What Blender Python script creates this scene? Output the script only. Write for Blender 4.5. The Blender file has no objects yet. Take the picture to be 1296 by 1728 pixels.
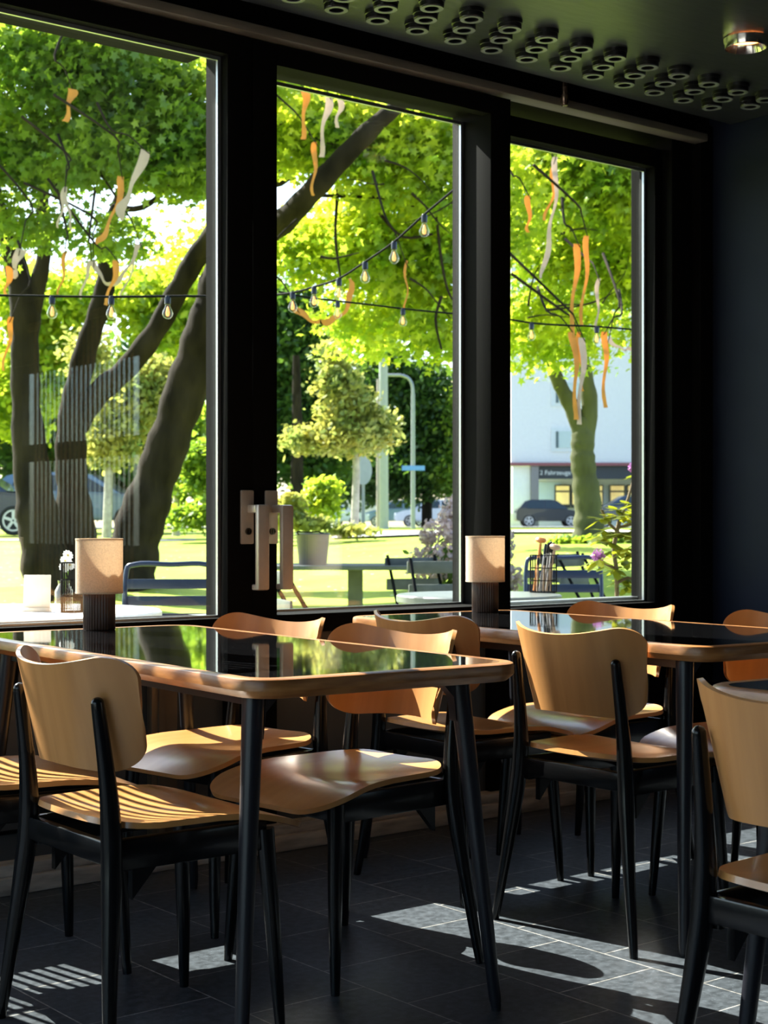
import bpy, bmesh, math, random
from mathutils import Vector, Matrix
from math import sin, cos, pi, radians, sqrt, exp
S = bpy.context.scene
C = S.collection
R_ = random.Random(7)

# ---------------------------------------------------------------- camera, sky, sun, exposure
YAW = radians(38.64); HC = 1.04; FPX = 2600.0
cd = bpy.data.cameras.new('camera'); cam = bpy.data.objects.new('camera', cd); C.objects.link(cam)
cam.location = (0, 0, HC); cam.rotation_euler = (pi/2, 0, -YAW)
cd.sensor_fit = 'VERTICAL'; cd.sensor_height = 36; cd.sensor_width = 27
cd.lens = FPX/1728*36; cd.shift_y = 21/1728; cd.clip_end = 500; cd.clip_start = .05
cd.dof.use_dof = True; cd.dof.focus_distance = 3.4; cd.dof.aperture_fstop = 10
S.camera = cam
W = bpy.data.worlds.new('world'); S.world = W; W.use_nodes = True
wn = W.node_tree.nodes; wl = W.node_tree.links
sky = wn.new('ShaderNodeTexSky'); sky.sky_type = 'NISHITA'; sky.sun_disc = False
sky.sun_elevation = radians(42); sky.sun_rotation = radians(-6); sky.air_density = 1.0; sky.dust_density = 1.5
wl.new(sky.outputs[0], wn['Background'].inputs[0]); wn['Background'].inputs[1].default_value = .36
SUN_AZ = radians(9.5); SUN_EL = radians(41.2)
sd = bpy.data.lights.new('sun', 'SUN'); sd.energy = 17; sd.angle = radians(.25); sd.color = (1, .95, .86)
so = bpy.data.objects.new('sun', sd); C.objects.link(so)
sv = Vector((-sin(SUN_AZ)*cos(SUN_EL), cos(SUN_AZ)*cos(SUN_EL), sin(SUN_EL)))
so.rotation_euler = sv.to_track_quat('Z', 'Y').to_euler()
S.view_settings.view_transform = 'Standard'; S.view_settings.look = 'None'
S.view_settings.gamma = 1; S.view_settings.use_curve_mapping = False
S.view_settings.exposure = 0.6

FW = Vector((sin(YAW), cos(YAW), 0)); RT = Vector((cos(YAW), -sin(YAW), 0))
def P(px, py, dep):            # the place in the world seen at a spot of the photo, at a given distance
    u = (px-648)/FPX; v = (885-py)/FPX
    q = FW*dep + RT*(u*dep); return Vector((q.x, q.y, HC+v*dep))
def gh(x, y):                  # height of the ground outside: it rises gently away from the cafe
    dep = x*FW.x + y*FW.y
    if dep <= 12: return 0.0
    r = min(1, max(0, (x/max(y, 1)-.6)/.35)); L = 10 + (3-10)*r
    return .9*(1-exp(-(dep-12)/L))

# ---------------------------------------------------------------- materials
MATS = {}
def mat(name, col, rough=.5, metal=0, spec=.5, coat=0, coat_r=.03, noise=0, nscale=8, nstretch=(1, 1, 1), bump=0, bscale=60, trans=0, emit=0, ecol=None, col2=None):
    if name in MATS: return MATS[name]
    m = bpy.data.materials.new(name); m.use_nodes = True; n = m.node_tree.nodes; l = m.node_tree.links
    b = n['Principled BSDF']; c = (*col, 1)
    b.inputs['Base Color'].default_value = c; b.inputs['Roughness'].default_value = rough; b.inputs['Metallic'].default_value = metal
    b.inputs['Specular IOR Level'].default_value = spec; b.inputs['Coat Weight'].default_value = coat; b.inputs['Coat Roughness'].default_value = coat_r
    if emit: b.inputs['Emission Strength'].default_value = emit; b.inputs['Emission Color'].default_value = (*(ecol or col), 1)
    tc = n.new('ShaderNodeTexCoord'); mp = n.new('ShaderNodeMapping'); mp.inputs['Scale'].default_value = nstretch
    l.new(tc.outputs['Object'], mp.inputs[0])
    no = n.new('ShaderNodeTexNoise'); no.inputs['Scale'].default_value = nscale; no.inputs['Detail'].default_value = 5; l.new(mp.outputs[0], no.inputs[0])
    rp = n.new('ShaderNodeValToRGB'); k = max(noise, .04)
    c2 = col2 or tuple(min(1, x*(1+k)) for x in col); c1 = tuple(x*(1-k) for x in col)
    rp.color_ramp.elements[0].position = .32; rp.color_ramp.elements[1].position = .68
    rp.color_ramp.elements[0].color = (*c1, 1); rp.color_ramp.elements[1].color = (*c2, 1)
    l.new(no.outputs[0], rp.inputs[0]); l.new(rp.outputs[0], b.inputs['Base Color'])
    if bump:
        n2 = n.new('ShaderNodeTexNoise'); n2.inputs['Scale'].default_value = bscale; n2.inputs['Detail'].default_value = 4; l.new(mp.outputs[0], n2.inputs[0])
        bp = n.new('ShaderNodeBump'); bp.inputs['Strength'].default_value = bump; bp.inputs['Distance'].default_value = .01
        l.new(n2.outputs[0], bp.inputs['Height']); l.new(bp.outputs[0], b.inputs['Normal'])
    if trans:
        t = n.new('ShaderNodeBsdfTranslucent'); l.new(rp.outputs[0], t.inputs[0])
        mx = n.new('ShaderNodeMixShader'); mx.inputs[0].default_value = trans
        l.new(b.outputs[0], mx.inputs[1]); l.new(t.outputs[0], mx.inputs[2]); l.new(mx.outputs[0], n['Material Output'].inputs[0])
    MATS[name] = m; return m

def leafmat(name, dif, tra, k=.5):
    if name in MATS: return MATS[name]
    m = bpy.data.materials.new(name); m.use_nodes = True; n = m.node_tree.nodes; l = m.node_tree.links
    n.remove(n['Principled BSDF'])
    tc = n.new('ShaderNodeTexCoord'); no = n.new('ShaderNodeTexNoise'); no.inputs['Scale'].default_value = 2.2; no.inputs['Detail'].default_value = 6
    l.new(tc.outputs['Object'], no.inputs[0])
    def ramp(c):
        r = n.new('ShaderNodeValToRGB'); r.color_ramp.elements[0].position = .35; r.color_ramp.elements[1].position = .65
        r.color_ramp.elements[0].color = (c[0]*.6, c[1]*.75, c[2]*.7, 1); r.color_ramp.elements[1].color = (min(1, c[0]*1.35), min(1, c[1]*1.15), c[2], 1)
        l.new(no.outputs[0], r.inputs[0]); return r
    d = n.new('ShaderNodeBsdfDiffuse'); t = n.new('ShaderNodeBsdfTranslucent'); g = n.new('ShaderNodeBsdfGlossy'); g.inputs['Roughness'].default_value = .45
    g.inputs[0].default_value = (.5, .55, .5, 1)
    l.new(ramp(dif).outputs[0], d.inputs[0]); l.new(ramp(tra).outputs[0], t.inputs[0])
    a = n.new('ShaderNodeMixShader'); a.inputs[0].default_value = k; l.new(d.outputs[0], a.inputs[1]); l.new(t.outputs[0], a.inputs[2])
    b = n.new('ShaderNodeMixShader'); b.inputs[0].default_value = .06; l.new(a.outputs[0], b.inputs[1]); l.new(g.outputs[0], b.inputs[2])
    l.new(b.outputs[0], n['Material Output'].inputs[0]); MATS[name] = m; return m

def glassmat(name, tint=(.93, .96, .95), boost=1.1):
    m = bpy.data.materials.new(name); m.use_nodes = True; n = m.node_tree.nodes; l = m.node_tree.links
    n.remove(n['Principled BSDF'])
    t = n.new('ShaderNodeBsdfTransparent'); t.inputs[0].default_value = (*tint, 1)
    g = n.new('ShaderNodeBsdfGlossy'); g.inputs['Roughness'].default_value = 0; g.inputs[0].default_value = (1, 1, 1, 1)
    ge = n.new('ShaderNodeNewGeometry'); dt = n.new('ShaderNodeVectorMath'); dt.operation = 'DOT_PRODUCT'
    l.new(ge.outputs['Incoming'], dt.inputs[0]); l.new(ge.outputs['Normal'], dt.inputs[1])
    def ma(op, a, bv):
        q = n.new('ShaderNodeMath'); q.operation = op; q.inputs[0].default_value = bv; q.inputs[1].default_value = bv; l.new(a, q.inputs[0 if op in ('ABSOLUTE', 'POWER', 'MULTIPLY', 'ADD') else 1]); return q
    p5 = ma('POWER', ma('SUBTRACT', ma('ABSOLUTE', dt.outputs['Value'], 0).outputs[0], 1.0).outputs[0], 5.0)
    mu = ma('MULTIPLY', ma('ADD', ma('MULTIPLY', p5.outputs[0], .96).outputs[0], .04).outputs[0], boost); mu.use_clamp = True
    mx = n.new('ShaderNodeMixShader'); l.new(mu.outputs[0], mx.inputs[0]); l.new(t.outputs[0], mx.inputs[1]); l.new(g.outputs[0], mx.inputs[2])
    l.new(mx.outputs[0], n['Material Output'].inputs[0]); MATS[name] = m; return m
GLASS = glassmat('window_glass'); THIN = glassmat('bulb_glass', (.9, .88, .84), 1.2)

WOOD = mat('plywood', (.60, .265, .082), .36, noise=.10, nscale=3, nstretch=(1, 10, .6), coat=.3, coat_r=.2, col2=(.64, .30, .10))
WOODS = mat('seat_plywood', (.58, .26, .075), .30, noise=.10, nscale=3, nstretch=(.6, 10, 1), coat=.4, coat_r=.15, col2=(.62, .295, .095))
RIM = mat('rim_wood', (.34, .125, .032), .36, noise=.3, nscale=6, nstretch=(2, 2, 12), coat=.12, coat_r=.1, col2=(.46, .20, .06))
LACQ = mat('black_lacquer', (.004, .004, .0045), .25, spec=.35, coat=.15, coat_r=.1)
LEGM = mat('charcoal_leg', (.012, .012, .017), .34)
FRAME = mat('black_frame', (.005, .0045, .004), .8, spec=.06, bump=.04, bscale=300)
PANEL = mat('dark_panel', (.055, .060, .063), .42, noise=.12, nscale=4)
NAVY = mat('navy_paint', (.008, .012, .026), .6, spec=.2, noise=.1, nscale=3, bump=.05, bscale=150)
CEIL = mat('ceiling_paint', (.024, .026, .029), .34, spec=.9, bump=.16, bscale=9, nstretch=(1, 3, 1))
BLK = mat('black_plastic', (.008, .008, .009), .3)
BEAD = mat('bead_alu', (.40, .42, .43), .35, metal=.8)
RAILM = mat('taupe_rail', (.20, .17, .125), .5, noise=.08)
STEEL = mat('brushed_steel', (.60, .50, .41), .45, metal=.35, noise=.05, nscale=30)
CHROME = mat('chrome', (.75, .72, .68), .15, metal=1)
THRESH = mat('worn_threshold', (.52, .46, .39), .6, noise=.35, nscale=7, nstretch=(1, 6, 6))
BROWN = mat('brown_lamp_base', (.06, .032, .024), .4)
SHADE = mat('linen_shade', (.78, .66, .52), .8, noise=.1, nscale=260, bump=.2, bscale=400, trans=.42)
BARK = mat('bark', (.024, .018, .012), .95, spec=.1, noise=.5, nscale=5, nstretch=(1, 1, .3), bump=.9, bscale=14)
BARKG = mat('mossy_bark', (.085, .088, .045), .9, spec=.15, noise=.35, nscale=4, nstretch=(1, 1, .4), bump=.8, bscale=14)
BIRCH = mat('pale_bark', (.42, .38, .32), .8, noise=.25, nscale=9)
ORANGE = mat('orange_ribbon', (.72, .36, .07), .7, trans=.45, noise=.12)
PALE = mat('pale_ribbon', (.62, .50, .42), .7, trans=.45, noise=.12)
NAVYM = mat('navy_metal', (.015, .03, .07), .35)
DGREY = mat('dark_grey_wood', (.09, .10, .085), .6, noise=.2, nscale=10)
WHITE = mat('white_top', (.82, .80, .77), .35)
GREYM = mat('grey_metal_top', (.13, .145, .14), .3, noise=.08)
RUBBER = mat('rubber', (.012, .012, .012), .7)
WIRE = mat('black_wire', (.005, .005, .005), .8, spec=.1)

def floormat():
    m = bpy.data.materials.new('floor_tiles'); m.use_nodes = True; n = m.node_tree.nodes; l = m.node_tree.links; b = n['Principled BSDF']
    tc = n.new('ShaderNodeTexCoord'); sp = n.new('ShaderNodeSeparateXYZ'); l.new(tc.outputs['Object'], sp.inputs[0])
    def ma(op, a, bv):
        q = n.new('ShaderNodeMath'); q.operation = op; l.new(a, q.inputs[0]); q.inputs[1].default_value = bv; return q.outputs[0]
    u = ma('SUBTRACT', sp.outputs['Y'], 2.735 - .305*20 - .1525*0); v = ma('SUBTRACT', sp.outputs['X'], 2.747 - .309*20)
    cb = n.new('ShaderNodeCombineXYZ'); l.new(u, cb.inputs[0]); l.new(v, cb.inputs[1])
    br = n.new('ShaderNodeTexBrick'); br.offset = .5; br.offset_frequency = 2; br.squash = 1
    br.inputs['Scale'].default_value = 1; br.inputs['Brick Width'].default_value = .305; br.inputs['Row Height'].default_value = .309
    br.inputs['Mortar Size'].default_value = .0022; br.inputs['Mortar Smooth'].default_value = .3
    br.inputs['Color1'].default_value = (.052, .060, .070, 1); br.inputs['Color2'].default_value = (.066, .075, .087, 1); br.inputs['Mortar'].default_value = (.34, .32, .30, 1)
    l.new(cb.outputs[0], br.inputs[0])
    vo = n.new('ShaderNodeTexVoronoi'); vo.inputs['Scale'].default_value = 95; l.new(tc.outputs['Object'], vo.inputs[0])
    no = n.new('ShaderNodeTexNoise'); no.inputs['Scale'].default_value = 45; no.inputs['Detail'].default_value = 6; l.new(tc.outputs['Object'], no.inputs[0])
    r1 = n.new('ShaderNodeValToRGB'); r1.color_ramp.elements[0].position = .08; r1.color_ramp.elements[0].color = (2.6, 2.6, 2.6, 1); r1.color_ramp.elements[1].position = .2; r1.color_ramp.elements[1].color = (1, 1, 1, 1)
    l.new(vo.outputs['Distance'], r1.inputs[0])
    r2 = n.new('ShaderNodeValToRGB'); r2.color_ramp.elements[0].position = .35; r2.color_ramp.elements[0].color = (.62, .62, .62, 1); r2.color_ramp.elements[1].position = .65; r2.color_ramp.elements[1].color = (1.35, 1.35, 1.35, 1)
    l.new(no.outputs[0], r2.inputs[0])
    m1 = n.new('ShaderNodeMixRGB'); m1.blend_type = 'MULTIPLY'; m1.inputs[0].default_value = 1; l.new(br.outputs['Color'], m1.inputs[1]); l.new(r2.outputs[0], m1.inputs[2])
    m2 = n.new('ShaderNodeMixRGB'); m2.blend_type = 'MULTIPLY'; m2.inputs[0].default_value = .6; l.new(m1.outputs[0], m2.inputs[1]); l.new(r1.outputs[0], m2.inputs[2])
    l.new(m2.outputs[0], b.inputs['Base Color']); b.inputs['Roughness'].default_value = .34; b.inputs['Specular IOR Level'].default_value = .3
    bp = n.new('ShaderNodeBump'); bp.inputs['Strength'].default_value = .12; bp.inputs['Distance'].default_value = .002
    l.new(no.outputs[0], bp.inputs['Height']); l.new(bp.outputs[0], b.inputs['Normal'])
    return m
def tabletopmat():
    m = bpy.data.materials.new('black_gloss_top'); m.use_nodes = True; n = m.node_tree.nodes; l = m.node_tree.links; b = n['Principled BSDF']
    tc = n.new('ShaderNodeTexCoord'); vo = n.new('ShaderNodeTexVoronoi'); vo.inputs['Scale'].default_value = 160; l.new(tc.outputs['Object'], vo.inputs[0])
    no = n.new('ShaderNodeTexNoise'); no.inputs['Scale'].default_value = 4; l.new(tc.outputs['Object'], no.inputs[0])
    r = n.new('ShaderNodeValToRGB'); r.color_ramp.elements[0].position = .06; r.color_ramp.elements[0].color = (.4, .4, .4, 1); r.color_ramp.elements[1].position = .13; r.color_ramp.elements[1].color = (.006, .006, .007, 1)
    l.new(vo.outputs['Distance'], r.inputs[0]); l.new(r.outputs[0], b.inputs['Base Color'])
    r2 = n.new('ShaderNodeMapRange'); r2.inputs['To Min'].default_value = .02; r2.inputs['To Max'].default_value = .07; l.new(no.outputs[0], r2.inputs[0]); l.new(r2.outputs[0], b.inputs['Roughness'])
    b.inputs['Specular IOR Level'].default_value = .85; b.inputs['Coat Weight'].default_value = .5; b.inputs['Coat Roughness'].default_value = .02
    return m
def lawnmat():
    m = bpy.data.materials.new('lawn_grass'); m.use_nodes = True; n = m.node_tree.nodes; l = m.node_tree.links; b = n['Principled BSDF']
    tc = n.new('ShaderNodeTexCoord'); a = n.new('ShaderNodeTexNoise'); a.inputs['Scale'].default_value = .9; a.inputs['Detail'].default_value = 8; a.inputs['Roughness'].default_value = .7
    l.new(tc.outputs['Object'], a.inputs[0])
    r = n.new('ShaderNodeValToRGB'); e = r.color_ramp.elements; e[0].position = .35; e[0].color = (.17, .25, .02, 1); e[1].position = .62; e[1].color = (.36, .44, .05, 1)
    l.new(a.outputs[0], r.inputs[0])
    f = n.new('ShaderNodeTexVoronoi'); f.inputs['Scale'].default_value = 4.5; l.new(tc.outputs['Object'], f.inputs[0])
    r2 = n.new('ShaderNodeValToRGB'); r2.color_ramp.elements[0].position = .07; r2.color_ramp.elements[0].color = (1, 1, 1, 1); r2.color_ramp.elements[1].position = .11; r2.color_ramp.elements[1].color = (0, 0, 0, 1)
    l.new(f.outputs['Distance'], r2.inputs[0])
    mx = n.new('ShaderNodeMixRGB'); l.new(r2.outputs[0], mx.inputs[0]); l.new(r.outputs[0], mx.inputs[1]); mx.inputs[2].default_value = (.6, .62, .45, 1)
    l.new(mx.outputs[0], b.inputs['Base Color']); b.inputs['Roughness'].default_value = .8; b.inputs['Specular IOR Level'].default_value = .15
    return m

# ---------------------------------------------------------------- mesh helpers
class MB:
    def __init__(s): s.v = []; s.f = []
    def add(s, vs, fs):
        o = len(s.v); s.v += [tuple(p) for p in vs]; s.f += [tuple(i+o for i in f) for f in fs]
    def box(s, a, b, M=None, ch=0):
        x0, y0, z0 = a; x1, y1, z1 = b
        if ch:
            c = min(ch, (x1-x0)*.45, (y1-y0)*.45, (z1-z0)*.45)
            bm = bmesh.new(); bmesh.ops.create_cube(bm, size=1)
            for q in bm.verts: q.co = ((x0+x1)/2+q.co.x*(x1-x0), (y0+y1)/2+q.co.y*(y1-y0), (z0+z1)/2+q.co.z*(z1-z0))
            bmesh.ops.bevel(bm, geom=bm.edges[:], offset=c, segments=2, profile=.5, affect='EDGES')
            bm.verts.index_update(); vs = [q.co.copy() for q in bm.verts]; fs = [[w.index for w in f.verts] for f in bm.faces]; bm.free()
        else:
            vs = [(x0, y0, z0), (x1, y0, z0), (x1, y1, z0), (x0, y1, z0), (x0, y0, z1), (x1, y0, z1), (x1, y1, z1), (x0, y1, z1)]
            fs = [(0, 3, 2, 1), (4, 5, 6, 7), (0, 1, 5, 4), (1, 2, 6, 5), (2, 3, 7, 6), (3, 0, 4, 7)]
        if M: vs = [M @ Vector(p) for p in vs]
        s.add(vs, fs); return s
    def tube(s, pts, rad, n=12, ell=1, cap=True, dome=False):
        pts = [Vector(p) for p in pts]; N = len(pts)
        if not hasattr(rad, '__len__'): rad = [rad]*N
        pts = list(pts); rad = list(rad)
        if dome:
            d = (pts[-1]-pts[-2]).normalized(); r = rad[-1]; e = pts[-1]
            for k in (.35, .65, .88, .98): pts.append(e+d*r*k); rad.append(r*sqrt(max(.02, 1-k*k)))
        N = len(pts); vs = []; ref = None
        for i in range(N):
            t = (pts[min(i+1, N-1)]-pts[max(i-1, 0)]).normalized()
            if ref is None: ref = Vector((0, 1, 0)) if abs(t.y) < .9 else Vector((1, 0, 0))
            a = (ref - t*ref.dot(t)).normalized(); b = t.cross(a).normalized(); ref = a
            for k in range(n):
                w = 2*pi*k/n; vs.append(pts[i]+a*(cos(w)*rad[i])+b*(sin(w)*rad[i]*ell))
        fs = [(i*n+k, i*n+(k+1) % n, (i+1)*n+(k+1) % n, (i+1)*n+k) for i in range(N-1) for k in range(n)]
        if cap: fs += [tuple(range(n-1, -1, -1)), tuple((N-1)*n+k for k in range(n))]
        s.add(vs, fs); return s
    def lathe(s, prof, c=(0, 0, 0), n=32, M=None, flute=0, nf=24):
        vs = []; c = Vector(c)
        for (r, z) in prof:
            for k in range(n):
                w = 2*pi*k/n; rr = r*(1-flute*(.5-.5*cos(w*nf))) if flute else r
                vs.append(Vector((rr*cos(w), rr*sin(w), z)))
        if M: vs = [M @ p for p in vs]
        vs = [p+c for p in vs]; m = len(prof)
        fs = [(i*n+k, i*n+(k+1) % n, (i+1)*n+(k+1) % n, (i+1)*n+k) for i in range(m-1) for k in range(n)]
        if prof[0][0] > 1e-6: fs.append(tuple(range(n-1, -1, -1)))
        if prof[-1][0] > 1e-6: fs.append(tuple((m-1)*n+k for k in range(n)))
        s.add(vs, fs); return s
    def ring(s, ri, ro, z0, z1, c=(0, 0, 0), n=24, M=None):
        vs = []; c = Vector(c)
        for r, z in ((ri, z0), (ro, z0), (ro, z1), (ri, z1)):
            for k in range(n): vs.append(Vector((r*cos(2*pi*k/n), r*sin(2*pi*k/n), z)))
        if M: vs = [M @ p for p in vs]
        vs = [p+c for p in vs]
        s.add(vs, [(i*n+k, i*n+(k+1) % n, ((i+1) % 4)*n+(k+1) % n, ((i+1) % 4)*n+k) for i in range(4) for k in range(n)]); return s
    def prism(s, poly, a, b, M=None):     # polygon in (x, z), from y=a to y=b
        n = len(poly); vs = [(x, a, z) for x, z in poly]+[(x, b, z) for x, z in poly]
        if M: vs = [M @ Vector(p) for p in vs]
        s.add(vs, [tuple(range(n)), tuple(range(2*n-1, n-1, -1))]+[(i, i+n, (i+1) % n+n, (i+1) % n) for i in range(n)]); return s
    def sheet(s, F, us, vs_, th):
        nu, nv = len(us), len(vs_); top = []; bot = []; e = 1e-3
        for u in us:
            for v in vs_:
                p = Vector(F(u, v)); uu = min(max(u, -.98), .98); vv = min(max(v, -.98), .98)
                q = Vector(F(uu, vv)); du = Vector(F(uu+e, vv))-q; dv = Vector(F(uu, vv+e))-q
                nn = du.cross(dv).normalized(); top.append(p+nn*th/2); bot.append(p-nn*th/2)
        N = nu*nv; fs = []
        for i in range(nu-1):
            for j in range(nv-1):
                a = i*nv+j; b = a+1; c = a+nv+1; d = a+nv
                fs.append((a, d, c, b)); fs.append((a+N, b+N, c+N, d+N))
        ed = [i*nv for i in range(nu)]+[(nu-1)*nv+j for j in range(1, nv)]+[i*nv+nv-1 for i in range(nu-2, -1, -1)]+[j for j in range(nv-2, 0, -1)]
        m = len(ed)
        for i in range(m): a = ed[i]; b = ed[(i+1) % m]; fs.append((a, b, b+N, a+N))
        s.add(top+bot, fs); return s
    def ribbon(s, pts, w, side, twist=0):
        pts = [Vector(p) for p in pts]; n = len(pts); vs = []
        for i, p in enumerate(pts):
            a = twist*i/max(1, n-1); t = (pts[min(i+1, n-1)]-pts[max(0, i-1)]).normalized()
            sd_ = (Vector(side)-t*Vector(side).dot(t)).normalized(); b = t.cross(sd_)
            ww = w*1.15*(.72+.28*sin(.6+i*.55))*(1 if i < n-2 else .75); p = p+sd_*(.012*sin(i*.8+w*90)); a += .3*sin(i*.45+w*70)
            d = (sd_*cos(a)+b*sin(a))*ww/2; o = b*.002
            vs += [p-d+o, p+d+o, p+d-o, p-d-o]
        fs = [(0, 1, 2, 3)]+[((n-1)*4+3, (n-1)*4+2, (n-1)*4+1, (n-1)*4)]
        for i in range(n-1):
            for k in range(4): fs.append((i*4+k, i*4+(k+1) % 4, (i+1)*4+(k+1) % 4, (i+1)*4+k))
        s.add(vs, fs); return s
    def build(s, name, m, parent=None, smooth=True, recalc=True, ang=40):
        me = bpy.data.meshes.new(name); me.from_pydata(s.v, [], s.f); me.update()
        if recalc:
            bm = bmesh.new(); bm.from_mesh(me); bmesh.ops.recalc_face_normals(bm, faces=bm.faces[:]); bm.to_mesh(me); bm.free()
        if smooth:
            me.polygons.foreach_set('use_smooth', [True]*len(me.polygons))
            try: me.set_sharp_from_angle(angle=radians(ang))
            except Exception: pass
        me.materials.append(m); o = bpy.data.objects.new(name, me); C.objects.link(o)
        if parent: o.parent = parent
        return o
def tag(o, label=None, cat=None, group=None, kind=None):
    if label: o['label'] = label
    if cat: o['category'] = cat
    if group: o['group'] = group
    if kind: o['kind'] = kind
    return o
def thing(name, label, cat, loc=(0, 0, 0), rz=0, group=None):
    o = bpy.data.objects.new(name, None); C.objects.link(o); o.empty_display_size = .1
    o.location = loc; o.rotation_euler = (0, 0, rz); return tag(o, label, cat, group)
def struct(name, mb, m, parent=None, **k):
    o = mb.build(name, m, parent, **k)
    if not parent: o['kind'] = 'structure'
    return o
KIDS = {}
def dup(o, loc=None, rz=None, parent=None, label=None):
    c = o.copy(); C.objects.link(c)
    if parent: c.parent = parent
    if loc is not None: c.location = loc
    if rz is not None: c.rotation_euler = (0, 0, rz)
    if label: c['label'] = label
    for ch in [q for q in list(C.objects) if q.parent == o]: dup(ch, parent=c)
    return c
def curve(pts, n=8):          # smooth path through points
    pts = [Vector(p) for p in pts]; out = []
    for i in range(len(pts)-1):
        p0 = pts[max(0, i-1)]; p1 = pts[i]; p2 = pts[i+1]; p3 = pts[min(len(pts)-1, i+2)]
        for k in range(n):
            t = k/n; out.append(.5*((2*p1)+(p2-p0)*t+(2*p0-5*p1+4*p2-p3)*t*t+(3*p1-p0-3*p2+p3)*t**3))
    out.append(pts[-1]); return out
def lin(a, n):
    out = []
    for i in range(len(a)-1):
        for k in range(n): out.append(a[i]+(a[i+1]-a[i])*k/n)
    out.append(a[-1]); return out

# ---------------------------------------------------------------- the room
YW = 4.06
XR = 4.96
struct('floor', MB().box((-2.8, -3, -.06), (XR+.2, YW+.25, 0)), floormat(), smooth=False)
struct('ceiling', MB().box((-2.8, -3, 2.65), (XR+.2, 3.97, 2.9)), CEIL, smooth=False)
mb = MB(); mb.box((-2.8, 3.97, 2.86), (XR+.2, YW+.3, 2.92)); struct('ceiling_recess', mb, BLK, smooth=False)
# right wall with a slatted window far down the room
mb = MB(); y0, y1, z0, z1 = -2.5, -.5, .85, 2.2
mb.box((XR, -3, 0), (XR+.2, y0, 2.86)); mb.box((XR, y1, 0), (XR+.2, YW+.3, 2.86)); mb.box((XR, y0, 0), (XR+.2, y1, z0)); mb.box((XR, y0, z1), (XR+.2, y1, 2.86))
struct('wall_right', mb, NAVY, smooth=False)
# left wall with its wide daylight opening
mb = MB(); mb.box((-2.8, -3, 0), (-2.6, -1.6, 2.86)); mb.box((-2.8, 3.2, 0), (-2.6, YW+.3, 2.86)); mb.box((-2.8, -1.6, 0), (-2.6, 3.2, .4)); mb.box((-2.8, -1.6, 2.5), (-2.6, 3.2, 2.86))
struct('wall_left', mb, NAVY, smooth=False)
struct('wall_back', MB().box((-2.6, -3.2, 0), (XR, -3, 2.86)), NAVY, smooth=False)
w = MB(); w.box((-2.74, -1.55, .42), (-2.68, -1.5, 2.48)); w.box((-2.74, 3.1, .42), (-2.68, 3.16, 2.48)); w.box((-2.74, .8, .42), (-2.68, .86, 2.48)); w.box((-2.74, -1.5, .42), (-2.68, 3.1, .47)); w.box((-2.74, -1.5, 2.43), (-2.68, 3.1, 2.48))
w4 = struct('window_4', w, FRAME); 
g = MB().box((-2.715, -1.5, .47), (-2.708, 3.1, 2.43)).build('glass_pane', GLASS, w4, smooth=False)
w = MB(); w.box((XR+.05, y0, z0), (XR+.11, y0+.05, z1)); w.box((XR+.05, y1-.05, z0), (XR+.11, y1, z1)); w.box((XR+.05, y0, z0), (XR+.11, y1, z0+.05)); w.box((XR+.05, y0, z1-.05), (XR+.11, y1, z1))
w.box((XR+.05, y0, 1.5), (XR+.11, y1, 1.62))
w5 = struct('window_5', w, FRAME)
MB().box((XR+.075, y0+.05, z0+.05), (XR+.082, y1-.05, z1-.05)).build('glass_pane', GLASS, w5, smooth=False)
mb = MB()
for k in range(22): yy = -1.95+k*.066; mb.box((XR-.03, yy, .05), (XR-.018, yy+.024, 2.45))
mb.box((XR-.05, -2.0, .0), (XR-.02, -.5, .06)); mb.box((XR-.05, -2.0, 2.42), (XR-.02, -.5, 2.48))
tag(mb.build('slat_screen', RIM, None), 'vertical timber slat screen mirrored faintly in the left window', 'screen')

# window wall: sliding doors door_1 and door_2, fixed lights window_1 (left of them) and window_3
def frame_rect(mb, x0, x1, z0, z1, sl, sr, st, sb, ya, yb):
    mb.box((x0, ya, z0), (x0+sl, yb, z1), ch=.003); mb.box((x1-sr, ya, z0), (x1, yb, z1), ch=.003)
    mb.box((x0+sl, ya, z1-st), (x1-sr, yb, z1), ch=.003); mb.box((x0+sl, ya, z0), (x1-sr, yb, z0+sb), ch=.003)
def sash(name, x0, x1, sl, sr, ztop, zt_in, zs, ya, yg, yb, pan=None):
    mb = MB()
    mb.box((x0, ya, .085), (x0+sl, yg+.02, ztop), ch=.003); mb.box((x1-sr, ya, .085), (x1, yb if name == 'door_2' else yg+.02, ztop), ch=.003)
    mb.box((x0+sl, ya, zt_in), (x1-sr, ya+.045, ztop)); mb.box((x0+sl, ya+.045, zt_in+.027), (x1-sr, yb, ztop)); mb.box((x0+sl, ya, zs-.06), (x1-sr, yb, zs))
    o = struct(name, mb, FRAME)
    MB().box((x0+sl-.01, ya+.03, .085), (x1-sr+.01, ya+.09, zs-.055)).build('lower_panel', PANEL, o)
    p = MB()
    p.box((x0+sl+.06, ya+.02, .16), (x1-sr-.06, ya+.03, .17)); p.box((x0+sl+.06, ya+.02, zs-.13), (x1-sr-.06, ya+.03, zs-.12)); p.build('panel_moulding', FRAME, o)
    MB().box((x0+sl-.005, yg-.004, zs-.01), (x1-sr+.005, yg+.004, zt_in+.032)).build('glass_pane', GLASS, o, smooth=False)
    b = MB(); w_ = .012
    b.box((x1-sr-w_, yg-.016, zs), (x1-sr, yg-.006, zt_in)); b.box((x0+sl, yg-.016, zt_in-w_), (x1-sr-w_, yg-.006, zt_in)); b.box((x0+sl, yg-.016, zs), (x1-sr-w_, yg-.006, zs+.008)); b.box((x0+sl, yg-.016, zs), (x0+sl+.006, yg-.006, zt_in))
    b.build('glazing_bead', BEAD, o)
    return o
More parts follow.
